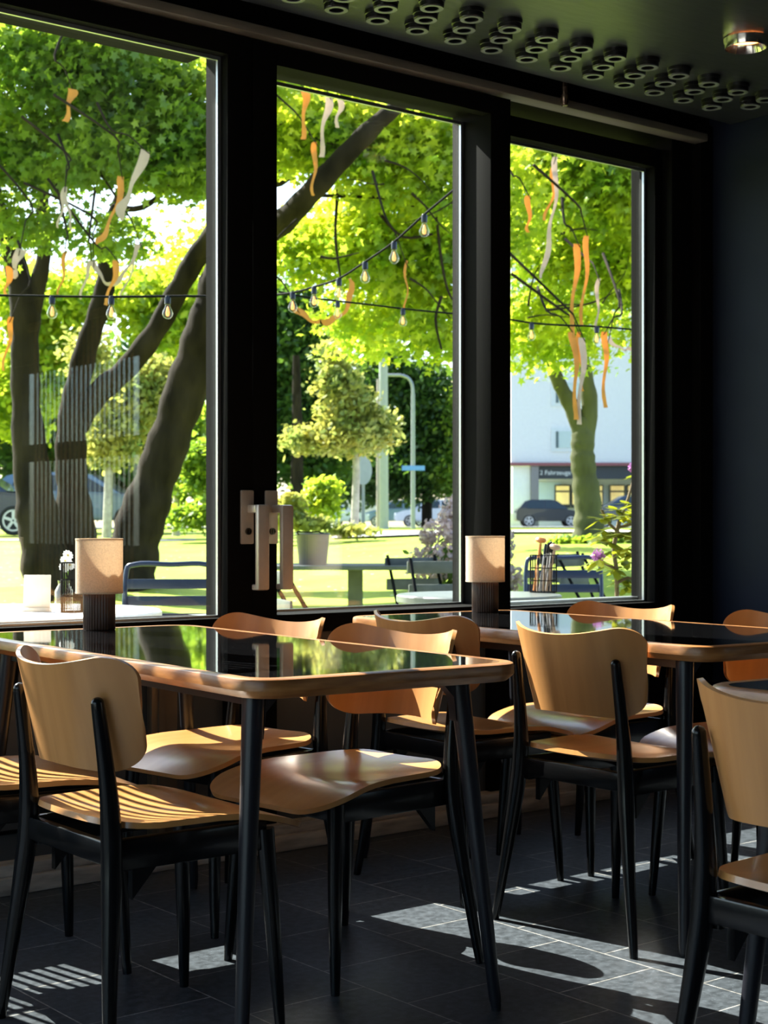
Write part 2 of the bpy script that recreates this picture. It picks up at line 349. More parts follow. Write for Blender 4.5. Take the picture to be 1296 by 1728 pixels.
window_1 = sash('window_1', -2.55, 1.615, .09, .055, 2.575, 2.51, .665, 4.07, 4.2, 4.30)
door_1 = sash('door_1', 1.617, 2.715, .06, .094, 2.575, 2.508, .748, YW, 4.115, 4.30)
door_2 = sash('door_2', 2.717, 3.832, .092, .097, 2.575, 2.508, .750, YW, 4.225, 4.27)
window_3 = sash('window_3', 3.80, 4.80, .03, .09, 2.55, 2.475, .728, 4.15, 4.215, 4.30)
mb = MB(); mb.box((2.68, 4.15, .085), (2.79, 4.28, 2.6)); mb.box((4.755, 4.10, 0), (4.88, 4.32, 2.62), ch=.004); mb.box((4.88, 4.06, 0), (XR, 4.32, 2.66), ch=.004); mb.box((-2.6, 4.12, 0), (-2.52, 4.3, 2.6))
mb.box((-2.6, YW+.02, 2.59), (XR, 4.34, 2.87)); struct('trim_1', mb, FRAME, smooth=False)
struct('trim_2', MB().box((-2.6, 4.02, 2.579), (4.88, YW+.03, 2.609), ch=.004), RAILM)
mb = MB(); mb.box((-2.6, 4.02, 0), (4.75, 4.30, .05), ch=.006); mb.box((-2.6, 4.035, .05), (4.75, 4.30, .084), ch=.004); struct('baseboard_back', mb, THRESH)
struct('trim_3', MB().box((1.6, 4.28, .65), (4.9, 4.345, .745), ch=.004).box((-2.6, 4.28, .57), (1.6, 4.345, .66), ch=.004), BEAD)    # outer sill
struct('trim_4', MB().box((2.33, 4.025, .09), (2.42, 4.055, .70), ch=.004).box((2.35, 4.015, .09), (2.37, 4.03, .70)), mat('taupe_batten', (.11, .085, .06), .35, metal=.3))
struct('baseboard_right', MB().box((XR-.015, -2.9, 0), (XR, 4.0, .09), ch=.003), BLK)
# handles
def handle(door, x, yf):
    h = MB().box((x-.024, yf-.010, .978), (x+.024, yf, 1.148), ch=.004).build('lock_plate', STEEL, door)
    k = MB(); k.lathe([(0, 0), (.008, 0), (.008, -.006), (.011, -.006), (.011, 0)], (x, yf-.011, 1.018), 20, M=Matrix.Rotation(-pi/2, 4, 'X')); k.box((x-.0015, yf-.019, 1.012), (x+.0015, yf-.016, 1.024)); k.build('keyhole', mat('dark_steel', (.12, .10, .08), .35, metal=.8), h)
    g = MB(); xs = x+.012
    g.box((xs-.014, yf-.055, 1.076), (xs+.012, yf-.008, 1.102), ch=.005); g.box((xs-.014, yf-.072, .834), (xs+.030, yf-.050, 1.102), ch=.007); g.box((xs-.012, yf-.056, .834), (xs+.012, yf-.030, .852), ch=.004)
    g.build('door_handle', mat('satin_handle', (.74, .62, .51), .4, metal=.35, noise=.06, nscale=25), door)
handle(door_1, 2.690, YW); handle(door_2, 2.782, YW)

# ceiling ring fittings, in three rows
rows = [(3.789, 2.844-.164, .1618, 13, 'row nearest the window'), (3.689, 2.958-.163, .1608, 13, 'middle row'), (3.595, 3.063-.165, .1635, 12, 'row farthest from the window')]
ORD = 'first second third fourth fifth sixth seventh eighth ninth tenth eleventh twelfth thirteenth fourteenth'.split()
proto = None
for (yy, xs, st, n, lab) in rows:
    for k in range(n):
        x = xs+st*k
        if x > 4.9: continue
        L = ORD[k]+' ceiling ring nozzle from the left, '+lab
        if proto is None:
            proto = thing('ceiling_nozzle', L, 'nozzle', (x, yy, 2.65), 0, 'ring nozzles, '+lab)
            MB().lathe([(.0, 0), (.041, 0), (.041, -.012), (.038, -.013), (.038, -.026), (.035, -.029), (.022, -.029), (.022, -.006), (0, -.006)], n=28).build('sleeve', BLK, proto)
            MB().ring(.023, .036, -.0312, -.029, n=28).build('lip', mat('grey_lip', (.20, .21, .21), .3), proto)
        else:
            c = dup(proto, (x, yy, 2.65), label=L); c['group'] = 'ring nozzles, '+lab
# downlights
def downlight(loc, lab, on=6.):
    d = thing('downlight', lab, 'light', loc)
    MB().lathe([(.060, -.001), (.074, -.002), (.074, -.006), (.068, -.032), (.065, -.033), (.058, -.012), (.056, -.003)], n=48).build('trim_ring', CHROME, d)
    MB().lathe([(0, -.006), (.050, -.006), (.057, -.004), (.057, -.001), (0, -.001)], n=32).build('reflector', mat('warm_lamp', (1, .5, .2), .3, emit=on, ecol=(1, .36, .10)), d)
    return d
downlight((4.12, 3.235, 2.649), 'round chrome downlight glowing orange in the dark ceiling')
# pull stop hanging from the rail
t = thing('sprinkler', 'small chrome cylinder hanging from the ceiling edge above the windows', 'sprinkler', (4.045, 4.0, 2.637))
MB().lathe([(.0, .0), (.012, 0), (.012, -.07), (.015, -.072), (.015, -.10), (.012, -.104), (.012, -.112), (.0, -.114)], (0, 0, .05), 20).build('body', mat('bronze', (.25, .17, .12), .25, metal=.9), t)
MB().box((-.01, -.012, .045), (.01, .012, .19)).build('bracket', BLK, t)

# ---------------------------------------------------------------- chairs
def make_chair(label):
    t = thing('dining_chair', label, 'chair')
    def seatF(u, v):
        x = .020+.232*sin(u*pi/2); hx = .232; r = .105 if x < 0 else .10
        hw = .198+.032*(sin(u*pi/2)*.5+.5)
        a = abs(sin(u*pi/2)*hx)-(hx-r)
        hy = hw-r+sqrt(max(0, r*r-a*a)) if a > 0 else hw
        y = v*hy; X = x-.020
        z = .452
        if X > .06: z -= .042*((X-.06)/.166)**1.7
        z -= .013*(1-min(1, (y/.2)**2))*exp(-((X+.05)/.13)**2)
        z += .006*(abs(y)/.2)**2*(1 if X < 0 else max(0, 1-X/.12))
        if X < -.12: z += .012*((-.12-X)/.1)**2
        return (x, y, z)
    us = [-1+2*i/26 for i in range(27)]; vs = [-1+2*i/22 for i in range(23)]
    MB().sheet(seatF, us, vs, .012).build('seat', WOODS, t, ang=60)
    def backF(u, v):
        hw = .188+.029*(v+1)/2; z0, z1 = .556, .802; r = .056; s = sin(u*pi/2); y = -s*hw
        a = abs(y)-(hw-r); cut = r-sqrt(max(0, r*r-a*a)) if a > 0 else 0
        zt = z1-.036*(1-(y/hw)**2)-cut; zb = z0+.012*(1-(y/hw)**2)+cut
        z = zb+(zt-zb)*(v+1)/2
        x = -.253-.21*(z-.68)+.103*abs(y/hw)**3
        return (x, y, z)
    us = [-1+2*i/40 for i in range(41)]; vs = [-1+2*i/12 for i in range(13)]
    MB().sheet(backF, us, vs, .009).build('backrest', WOOD, t, ang=60)
    for s in (1, -1):
        pts = curve([(-.240, s*.240, 0), (-.226, s*.215, .16), (-.209, s*.190, .34), (-.204, s*.180, .45), (-.211, s*.176, .56), (-.229, s*.172, .70)], 6)
        rad = lin([.0095, .0135, .0185, .0190, .0150, .0115], 6)
        MB().tube(pts, rad, 14, 1.15, dome=True).build('leg', LACQ, t)
        pts = curve([(.178, s*.192, 0), (.168, s*.180, .2), (.155, s*.168, .415)], 6)
        MB().tube(pts, lin([.0095, .0150, .0185], 6), 14, 1.1).build('leg', LACQ, t)
        MB().box((-.195, s*.168-.010, .372), (.155, s*.166+.010, .434), ch=.004).prism([(-.155, .375), (-.155, .315), (-.10, .375)], s*.166-.008, s*.166+.008).build('side_rail', LACQ, t)
    MB().box((-.212, -.172, .385), (-.192, .172, .432), ch=.004).build('rear_rail', LACQ, t)
    MB().box((.138, -.162, .375), (.158, .162, .42), ch=.004).build('front_rail', LACQ, t)
    return t
chairs = [
 ('light wood chair at the left table, its back to the camera, nearest left corner', 1.635, 2.80, -.5),
 ('plywood chair half hidden behind the nearest left chair, only its striped sunlit seat showing', 1.61, 3.37, -7),
 ('plywood chair facing left at the near table, sun on half its backrest, seat fully visible', 2.20, 2.93, 185),
 ('plywood chair beside the door handles, on the window side of the near table', 2.235, 3.505, 188),
 ('light wood chair with its back to the camera, left side of second table', 3.01, 2.755, 1),
 ('plywood chair seen from behind near the window, between the two long tables', 3.035, 3.385, 0),
 ('plywood chair with brightly sunlit backrest at the second table, by the window', 3.495, 3.375, 182),
 ('orange plywood chair in shade at the right frame edge, beyond the second table', 3.465, 2.715, 180),
 ('large plywood chair cut off by the right frame edge, in front at the third table', 2.205, 1.475, 0)]
ch0 = None
for lab, x, y, a in chairs:
    if ch0 is None: ch0 = make_chair(lab); o = ch0
    else: o = dup(ch0, label=lab)
    o.location = (x, y, 0); o.rotation_euler = (0, 0, radians(a)); o['group'] = 'bent plywood dining chairs'

# ---------------------------------------------------------------- long tables
TOPM = tabletopmat()
def rrect(hx, hy, r, n=6):
    out = []
    for cx_, cy_, a0 in ((hx-r, hy-r, 0), (-hx+r, hy-r, 90), (-hx+r, -hy+r, 180), (hx-r, -hy+r, 270)):
        for k in range(n+1): a = radians(a0+90*k/n); out.append((cx_+r*cos(a), cy_+r*sin(a)))
    return out
def make_table(label):
    t = thing('dining_table', label, 'table'); hx, hy, r = .338, .762, .085
    prof = [(-.030, .7505), (-.008, .7505), (-.002, .748), (0, .743), (0, .727), (-.004, .722), (-.016, .712), (-.030, .710)]
    vs = []; loops = [rrect(hx+d, hy+d, r+d) for d, z in prof]; n = len(loops[0])
    for (d, z), lp in zip(prof, loops): vs += [(x, y, z) for x, y in lp]
    m = len(prof)
    mb = MB(); mb.add(vs, [(i*n+k, i*n+(k+1) % n, ((i+1) % m)*n+(k+1) % n, ((i+1) % m)*n+k) for i in range(m) for k in range(n)])
    mb.build('rim', RIM, t, ang=25)
    lp = rrect(hx-.030, hy-.030, r-.030); mb = MB()
    mb.add([(x, y, .712) for x, y in lp]+[(x, y, .7503) for x, y in lp], [tuple(range(n-1, -1, -1)), tuple(range(n, 2*n))]+[(k, (k+1) % n, (k+1) % n+n, k+n) for k in range(n)])
    mb.build('tabletop', TOPM, t, smooth=False)
    for sx in (1, -1):
        for sy in (1, -1):
            a = Vector((sx*.255, sy*.622, .711)); b = Vector((sx*.315, sy*.675, .006))
            mb = MB(); mb.tube([b, b+(a-b)*.03, b+(a-b)*.5, a], [.011, .0135, .0175, .0225], 20); lg = mb.build('leg', LEGM, t)
            MB().lathe([(0, 0), (.010, 0), (.010, .008), (0, .008)], b-Vector((0, 0, .006)), 16).build('foot_glide', RUBBER, lg)
            M = Matrix.Translation((sx*.255, sy*.622, 0))
            MB().prism([(-sx*.02, .711), (-sx*.09, .711), (-sx*.05, .700), (-sx*.022, .672), (-sx*.016, .62)], -.012, .012, M=M).build('corner_bracket', LEGM, t)
    mb = MB()
    for sx in (1, -1): mb.box((sx*.25-.012, -.6, .686), (sx*.25+.012, .6, .711))
    mb.build('under_frame', LEGM, t)
    return t
t1 = make_table('long black gloss table with wooden rim in the left foreground, carrying a lamp')
t1.location = (1.970, 3.118, 0); t1.rotation_euler = (0, 0, radians(-3.2))
t2 = dup(t1, (3.232, 3.105, 0), radians(-3.1), label='second black gloss table with wooden rim, farther right by the windows')
t3 = dup(t1, (2.478, 1.055, 0), radians(-3), label='black table whose rounded wooden corner shows at the right frame edge')
for q in (t1, t2, t3): q['group'] = 'long cafe tables'

# ---------------------------------------------------------------- table lamps
def make_lamp(label):
    t = thing('table_lamp', label, 'lamp')
    MB().lathe([(.0, 0), (.042, 0), (.044, .003), (.044, .104), (.042, .107), (0, .107)], n=240, flute=.055, nf=34).build('lamp_base', BROWN, t, ang=70)
    s = MB(); s.ring(.0625, .0645, .101, .250, n=64); s.ring(.0618, .0652, .247, .251, n=64); s.ring(.0618, .0652, .100, .104, n=64); s.build('lamp_shade', SHADE, t, ang=50)
    MB().lathe([(0, .107), (.01, .107), (.01, .14), (.018, .155), (.022, .175), (.015, .195), (0, .2)], n=20).build('bulb', mat('warm_bulb', (1, .75, .5), .3, emit=3.0, ecol=(1, .6, .3)), t)
    return t
l1 = make_lamp('table lamp with linen drum shade and fluted brown base, on the left foreground table')
l1.location = (2.035, 3.80, .7505)
l2 = dup(l1, (3.447, 3.775, .7505), label='table lamp with linen drum shade on the second table, before the black window post')
for q in (l1, l2): q['group'] = 'linen shade table lamps'

# ================================================================ outside
def ground(name, m, x0, x1, y0, y1, nx, ny, dz=0, f=gh):
    mb = MB(); vs = []
    for i in range(nx+1):
        for j in range(ny+1):
            x = x0+(x1-x0)*i/nx; y = y0+(y1-y0)*(j/ny)**1.8; vs.append((x, y, f(x, y)+dz))
    mb.add(vs, [(i*(ny+1)+j, (i+1)*(ny+1)+j, (i+1)*(ny+1)+j+1, i*(ny+1)+j+1) for i in range(nx) for j in range(ny)])
    return struct(name, mb, m, recalc=False)
PAVE = mat('paving', (.36, .34, .31), .8, noise=.2, nscale=3, bump=.3, bscale=40)
ground('lawn', lawnmat(), -60, 160, 4.35, 150, 110, 60, -.02)
struct('terrace', MB().box((-8, 4.345, -.05), (12, 6.0, -.005)), PAVE, smooth=False)
struct('yard_paving', MB().box((-40, -30, -.08), (-2.85, 4.3, -.03)).box((5.3, -30, -.08), (40, 4.3, -.03)), PAVE, smooth=False)
# road and kerb far away
mb = MB()
def strip(mb, px0, px1, d0, d1, z, n=30):
    vs = []
    for i in range(n+1):
        px = px0+(px1-px0)*i/n
        for d in (d0, d1): q = P(px, 885, d); vs.append((q.x, q.y, gh(q.x, q.y)+z))
    mb.add(vs, [(i*2, i*2+2, i*2+3, i*2+1) for i in range(n)])
strip(mb, -900, 1900, 62, 84, .03); struct('road', mb, mat('asphalt', (.22, .22, .225), .8, noise=.1), recalc=False)
mb = MB(); strip(mb, 560, 1900, 27, 34, .02); struct('footpath', mb, mat('pale_path', (.55, .52, .48), .8), recalc=False)
mb = MB(); strip(mb, -900, 330, 29, 62, .0); struct('parking_lane', mb, mat('asphalt2', (.20, .20, .21), .8, noise=.1), recalc=False)

# ---- trees
def leaf_star(p, s, nrm, rot, n=5):
    a = nrm.orthogonal().normalized(); b = nrm.cross(a); vs = []
    ca, sa = cos(rot), sin(rot); A = a*ca+b*sa; B = b*ca-a*sa
    for k in range(n*2):
        w = 2*pi*k/(n*2); r = s*(1 if k % 2 == 0 else .48); vs.append(p+A*(cos(w)*r)+B*(sin(w)*r)+nrm*(.12*s*(k % 2)))
    return vs
def leaf_oval(p, s, nrm, rot):
    a = nrm.orthogonal().normalized(); b = nrm.cross(a); A = a*cos(rot)+b*sin(rot); B = b*cos(rot)-a*sin(rot)
    return [p-A*s, p-A*s*.3+B*s*.5, p+A*s*.5+B*s*.42, p+A*s, p+A*s*.5-B*s*.42, p-A*s*.3-B*s*.5]
DENS = 1.15
def foliage(name, blobs, m, parent, size=.07, star=True, seed=1, spread=.35, per=26, flat=.35):
    if star: blobs = [(c, q, n*DENS) for c, q, n in blobs]
    r = random.Random(seed); vs = []; fs = []
    for (c, rad, nn) in blobs:
        c = Vector(c); ncl = max(1, int(nn/per))
        for _ in range(ncl):
            while True:
                q = Vector((r.uniform(-1, 1), r.uniform(-1, 1), r.uniform(-1, 1)))
                if q.length <= 1: break
            cc = c+Vector((q.x*rad[0], q.y*rad[1], q.z*rad[2]))
            for _ in range(per):
                p = cc+Vector((r.gauss(0, spread), r.gauss(0, spread), r.gauss(0, spread*flat)))
                nrm = Vector((r.gauss(0, .55)-.1, r.gauss(0, .5)+.35, .65+r.gauss(0, .4))).normalized()
                s = size*r.uniform(.6, 1.25)
                lv = leaf_star(p, s, nrm, r.uniform(0, 6.28)) if star else leaf_oval(p, s, nrm, r.uniform(0, 6.28))
                o = len(vs); vs += lv; fs.append(tuple(range(o, o+len(lv))))
    me = bpy.data.meshes.new(name); me.from_pydata([tuple(v) for v in vs], [], fs); me.update(); me.materials.append(m)
    o = bpy.data.objects.new(name, me); C.objects.link(o); o.parent = parent; return o
def pblob(px, py, dep, wx, wy, n, dd=None):
    c = P(px, py, dep); hx = wx*dep/FPX; hz = wy*dep/FPX; d = dd or hx*.7
    return (c, (max(hx, d)*.9, max(hx, d)*.9, hz), n) if dd is None else (c, (hx*.8+d*.5, hx*.6+d*.6, hz), n)
def limb(mb, pl, dep, n=6):     # pl: (px, py, width px[, depth])
    pts = [P(a[0], a[1], a[3] if len(a) > 3 else dep) for a in pl]
    rad = [a[2]*(a[3] if len(a) > 3 else dep)/FPX/2 for a in pl]
    cp = curve(pts, n); rr = lin(rad, n)
    rr = [q*(1+.05*sin(i*1.7)+.04*sin(i*.9+1)) for i, q in enumerate(rr)]
    mb.tube(cp, rr, 16)
LGB = leafmat('leaf_bright', (.16, .24, .025), (.66, .80, .06), .62)
LGM = leafmat('leaf_mid', (.08, .16, .02), (.34, .50, .04), .55)
LGD = leafmat('leaf_dark', (.045, .10, .022), (.12, .25, .03), .42)
LGY = leafmat('leaf_olive', (.30, .32, .09), (.50, .52, .12), .45)

big = thing('maple_tree', 'big multi-stemmed maple on the lawn, thick leaning dark trunks behind the left window', 'tree', P(150, 1030, 16.5))
def adopt(o, t): o.location = -Vector(t.location); return o
mb = MB(); limb(mb, [(110, 1035, 110, 16), (85, 975, 90), (68, 900, 72), (58, 830, 66), (45, 700, 50), (42, 600, 46), (42, 520, 50), (25, 450, 34), (8, 390, 28), (-15, 300, 24)], 16)
adopt(mb.build('trunk', BARK, big), big)
mb = MB(); limb(mb, [(48, 560, 34), (62, 490, 28), (75, 420, 24), (72, 330, 22), (88, 230, 16), (110, 100, 10)], 16); adopt(mb.build('trunk', BARK, big), big)
mb = MB(); limb(mb, [(150, 1035, 100, 16.3), (140, 970, 86), (130, 900, 66), (122, 820, 54), (120, 740, 52), (128, 670, 46), (145, 590, 38), (168, 520, 34), (182, 455, 34), (178, 400, 26), (200, 340, 20), (225, 270, 16), (250, 180, 10)], 16.5)
adopt(mb.build('trunk', BARK, big), big)
mb = MB(); limb(mb, [(128, 720, 40), (165, 665, 40), (215, 620, 38), (265, 555, 36), (300, 490, 36), (335, 430, 36), (375, 385, 36, 16.2), (430, 400, 40, 15.4), (470, 380, 42, 14.8), (520, 330, 38, 14.3), (580, 265, 36, 14.1), (640, 205, 30, 14), (690, 165, 20, 14)], 16.5)
adopt(mb.build('trunk', BARK, big), big)
mb = MB(); limb(mb, [(205, 1035, 120, 16.8), (218, 960, 90), (235, 890, 84), (262, 810, 72), (290, 730, 70), (320, 640, 72), (348, 560, 72), (372, 480, 70), (392, 400, 56), (420, 300, 44), (470, 300, 30), (530, 250, 22)], 17)
adopt(mb.build('trunk', BARK, big), big)
mb = MB()
for pl in ([(190, 350, 12), (240, 350, 10), (290, 310, 8), (330, 250, 5)], [(110, 290, 8), (60, 240, 7), (20, 210, 5)], [(560, 290, 12), (640, 250, 10), (700, 235, 6)], [(230, 260, 8), (270, 200, 7), (300, 130, 5)], [(570, 320, 6), (566, 400, 5), (575, 470, 3)], [(540, 330, 6), (660, 335, 5), (700, 350, 5), (780, 330, 4)], [(640, 360, 5), (680, 400, 5), (730, 395, 4)], [(735, 350, 5), (745, 440, 5), (760, 500, 4), (790, 520, 3)], [(745, 500, 5), (735, 540, 5), (745, 590, 3)]):
    limb(mb, pl, 15, 4)
rb = random.Random(77)
for k in range(26):
    px = rb.choice([rb.uniform(-20, 370), rb.uniform(470, 800)]); py = rb.uniform(70, 330) if px < 400 else rb.uniform(170, 480); d = rb.uniform(13.3, 16.2); a = rb.uniform(-.9, .5) if px < 400 else rb.uniform(-.6, .9); L_ = rb.uniform(60, 150)
    pl = [(px, py, rb.uniform(3, 6))]
    for j in range(3): a += rb.uniform(-.4, .4); px += cos(a)*L_/3*(1 if k % 2 else -1); py += sin(a)*L_/3; pl.append((px, py, pl[0][2]*(.7-.2*j)))
    limb(mb, pl, d, 4)
adopt(mb.build('branches', BARK, big), big)
bl = [pblob(60, 130, 13.5, 120, 90, 3800), pblob(180, 110, 13.5, 110, 90, 3400), pblob(290, 190, 13.5, 90, 90, 3200), pblob(60, 260, 14, 100, 70, 2200), pblob(200, 260, 13.5, 110, 60, 2400), pblob(310, 280, 13.5, 60, 60, 1500), pblob(190, 400, 14, 40, 40, 500), pblob(60, 390, 14, 60, 30, 600), pblob(-60, 250, 14, 90, 200, 2500)]
adopt(foliage('foliage', [(c, q, n*.8) for c, q, n in bl], LGM, big, .050, True, 3, .17, 26, .3), big)
bl = [pblob(540, 210, 15, 90, 80, 2600), pblob(640, 260, 15, 100, 90, 3200), pblob(740, 260, 15, 90, 110, 3000), pblob(520, 420, 16.5, 80, 60, 1800), pblob(620, 400, 16, 100, 80, 3000), pblob(730, 430, 16, 90, 90, 3000), pblob(640, 520, 17, 90, 60, 1900), pblob(740, 545, 16, 70, 60, 1400), pblob(620, 560, 20, 60, 50, 1000), pblob(330, 420, 18, 70, 60, 700), pblob(840, 330, 16, 60, 160, 1700), pblob(480, 200, 15, 50, 90, 1300), pblob(420, 120, 14, 60, 80, 1400)]
adopt(foliage('foliage', [(c, q, n*.85) for c, q, n in bl], LGB, big, .056, True, 4, .20, 26, .35), big)
big['label'] = 'big multi-stemmed maple on the lawn, thick leaning dark trunks behind the left window'

rt = thing('maple_tree', 'single-trunk maple with mossy bark and hanging ribbons behind the right window pane', 'tree', P(990, 930, 20))
mb = MB(); limb(mb, [(992, 925, 70), (994, 895, 52), (992, 850, 46), (986, 800, 42), (983, 765, 40), (984, 735, 38), (986, 705, 24)], 20); limb(mb, [(984, 745, 30), (966, 690, 27), (945, 650, 24), (928, 610, 20), (905, 560, 14), (880, 520, 10)], 20)
limb(mb, [(986, 760, 30), (995, 690, 28), (988, 630, 24), (975, 570, 18), (955, 520, 12), (930, 470, 9), (895, 420, 7)], 20); limb(mb, [(985, 600, 14), (1020, 550, 10), (1060, 545, 7), (1110, 560, 5)], 20); limb(mb, [(950, 520, 9), (985, 420, 9), (960, 330, 9), (930, 270, 7)], 19)
adopt(mb.build('trunk', BARKG, rt), rt)
mb = MB(); rb = random.Random(5)
for k in range(14):
    px = rb.uniform(880, 1090); py = rb.uniform(260, 540); a = rb.uniform(-1.2, .6); L_ = rb.uniform(60, 130); pl = [(px, py, rb.uniform(2.5, 4.5))]
    for j in range(3): a += rb.uniform(-.4, .4); px += cos(a)*L_/3; py += sin(a)*L_/3; pl.append((px, py, pl[0][2]*(.7-.2*j)))
    limb(mb, pl, rb.uniform(16.6, 18), 4)
adopt(mb.build('branches', BARK, rt), rt)
bl = [pblob(900, 290, 17, 60, 70, 1500), pblob(990, 320, 17, 80, 70, 2200), pblob(1070, 330, 17, 70, 70, 2000), pblob(920, 420, 18, 70, 70, 1700), pblob(1020, 440, 18, 80, 70, 2200), pblob(1090, 470, 18, 50, 70, 1200), pblob(900, 530, 18.5, 60, 50, 1100), pblob(985, 545, 19, 60, 40, 900), pblob(885, 590, 19, 30, 40, 450), pblob(1085, 570, 18, 20, 30, 200), pblob(955, 600, 19, 30, 25, 250), pblob(1150, 380, 17, 60, 140, 1500), pblob(1000, 240, 17, 130, 60, 2000)]
adopt(foliage('foliage', bl, LGB, rt, .057, True, 8, .24, 20, .4), rt)

def small_tree(name, label, cat, px, ybase, dep, tw, ytop, blobs, m, bark=BARK, size=.12, star=False, seed=1, spread=.4, group=None):
    b = P(px, ybase, dep); b.z = gh(b.x, b.y); t = thing(name, label, cat, b, 0, group)
    if tw:
        mb = MB(); top = P(px, ytop, dep); mb.tube([Vector((0, 0, -.1)), (top-b)*.5+Vector((.05, 0, 0)), top-b], [tw/2, tw/2*.85, tw/2*.5], 12); mb.build('trunk', bark, t)
    adopt(foliage('foliage', blobs, m, t, size, star, seed, spread, 20, .6), t); return t
G = 'trees and bushes beyond the lawn'
small_tree('young_tree', 'young tree with pale straight trunk and yellow-green crown in the middle window', 'tree', 598, 885, 30, .17, 690, [pblob(590, 700, 30, 45, 45, 2600), pblob(585, 742, 30, 75, 18, 2600), pblob(570, 640, 30, 26, 35, 1200), pblob(520, 745, 30, 36, 14, 900), pblob(635, 720, 30, 22, 28, 800), pblob(560, 600, 30, 12, 18, 250)], LGY, BIRCH, .07, seed=11, spread=.17)
small_tree('young_tree', 'slim pale-trunked tree with olive crown seen between the left maple stems', 'tree', 180, 880, 32, .2, 690, [pblob(200, 690, 32, 60, 60, 4200), pblob(260, 650, 32, 40, 45, 2200), pblob(185, 760, 32, 45, 22, 1400), pblob(150, 600, 33, 30, 40, 1200)], LGY, BIRCH, .075, seed=12, spread=.2)
small_tree('young_tree', 'pale straight trunk standing right of the leaning maple stem', 'tree', 297, 880, 34, .18, 700, [pblob(340, 740, 34, 40, 50, 900), pblob(345, 800, 34, 40, 40, 900)], LGM, BIRCH, .14, seed=13)
small_tree('dark_tree', 'tall dark green tree behind the young tree, left side of middle window', 'tree', 500, 880, 55, .5, 600, [pblob(500, 600, 58, 60, 110, 8000), pblob(515, 740, 58, 90, 80, 8000), pblob(480, 540, 58, 40, 60, 2500)], LGD, BARK, .15, seed=14, spread=.45)
small_tree('dark_tree', 'broad dark green tree behind the lamp post, right side of middle window', 'tree', 720, 880, 68, .5, 700, [pblob(722, 700, 68, 60, 85, 9000), pblob(700, 790, 68, 85, 50, 7000), pblob(650, 640, 68, 50, 60, 4000), pblob(610, 800, 68, 80, 50, 5000)], LGD, BARK, .15, seed=15, spread=.45)
small_tree('dark_tree', 'dark green trees closing the view behind the left maple trunks', 'tree', 100, 880, 60, .5, 700, [pblob(60, 700, 60, 150, 110, 8000), pblob(300, 680, 60, 110, 130, 9000), pblob(380, 560, 60, 60, 60, 2400), pblob(200, 790, 60, 160, 60, 5200), pblob(-120, 700, 60, 120, 130, 2500)], LGD, BARK, .2, seed=16, spread=.6)
small_tree('broadleaf_tree', 'bright yellow-green tree filling the gaps above the left parked cars', 'tree', 60, 880, 42, .4, 600, [pblob(100, 500, 42, 120, 45, 3400), pblob(280, 500, 42, 100, 40, 3200), pblob(60, 600, 42, 60, 110, 3400), pblob(300, 560, 42, 80, 40, 2600), pblob(20, 680, 42, 60, 70, 2200), pblob(140, 640, 42, 50, 50, 1500)], LGB, BARK, .13, seed=17, spread=.35)
small_tree('dark_tree', 'small green tree behind the white cars at the middle window edge', 'tree', 770, 880, 66, .3, 800, [pblob(775, 800, 66, 26, 45, 2600), pblob(780, 700, 66, 12, 60, 1200)], LGM, BARK, .13, seed=18, spread=.4)
small_tree('shrub', 'bright lime bush on the lawn left of the white van', 'shrub', 545, 870, 26, 0, 0, [pblob(545, 828, 26, 20, 18, 1500), pblob(522, 852, 26, 14, 10, 500), pblob(548, 858, 26, 16, 16, 800)], LGB, size=.055, seed=19, spread=.10)
small_tree('shrub', 'low yellow-green bushes at the far end of the lawn beside the door post', 'shrub', 490, 880, 25, 0, 0, [pblob(490, 848, 25, 18, 10, 700), pblob(480, 872, 25, 28, 12, 1500), pblob(530, 884, 25, 32, 5, 900), pblob(600, 896, 25, 40, 1, 500)], LGY, size=.055, seed=20, spread=.08)
small_tree('shrub', 'dense green bush right of the leaning maple trunk in left window', 'shrub', 345, 880, 28, 0, 0, [pblob(345, 790, 28, 32, 40, 3200), pblob(330, 872, 28, 50, 10, 1600)], LGM, size=.06, seed=21, spread=.14)
small_tree('shrub', 'tuft of tall grass around the base of the right maple', 'shrub', 985, 915, 19.4, 0, 0, [pblob(985, 914, 19.6, 55, 2, 1500), pblob(1040, 916, 19.6, 30, 1, 400)], LGM, size=.045, seed=22, spread=.05)

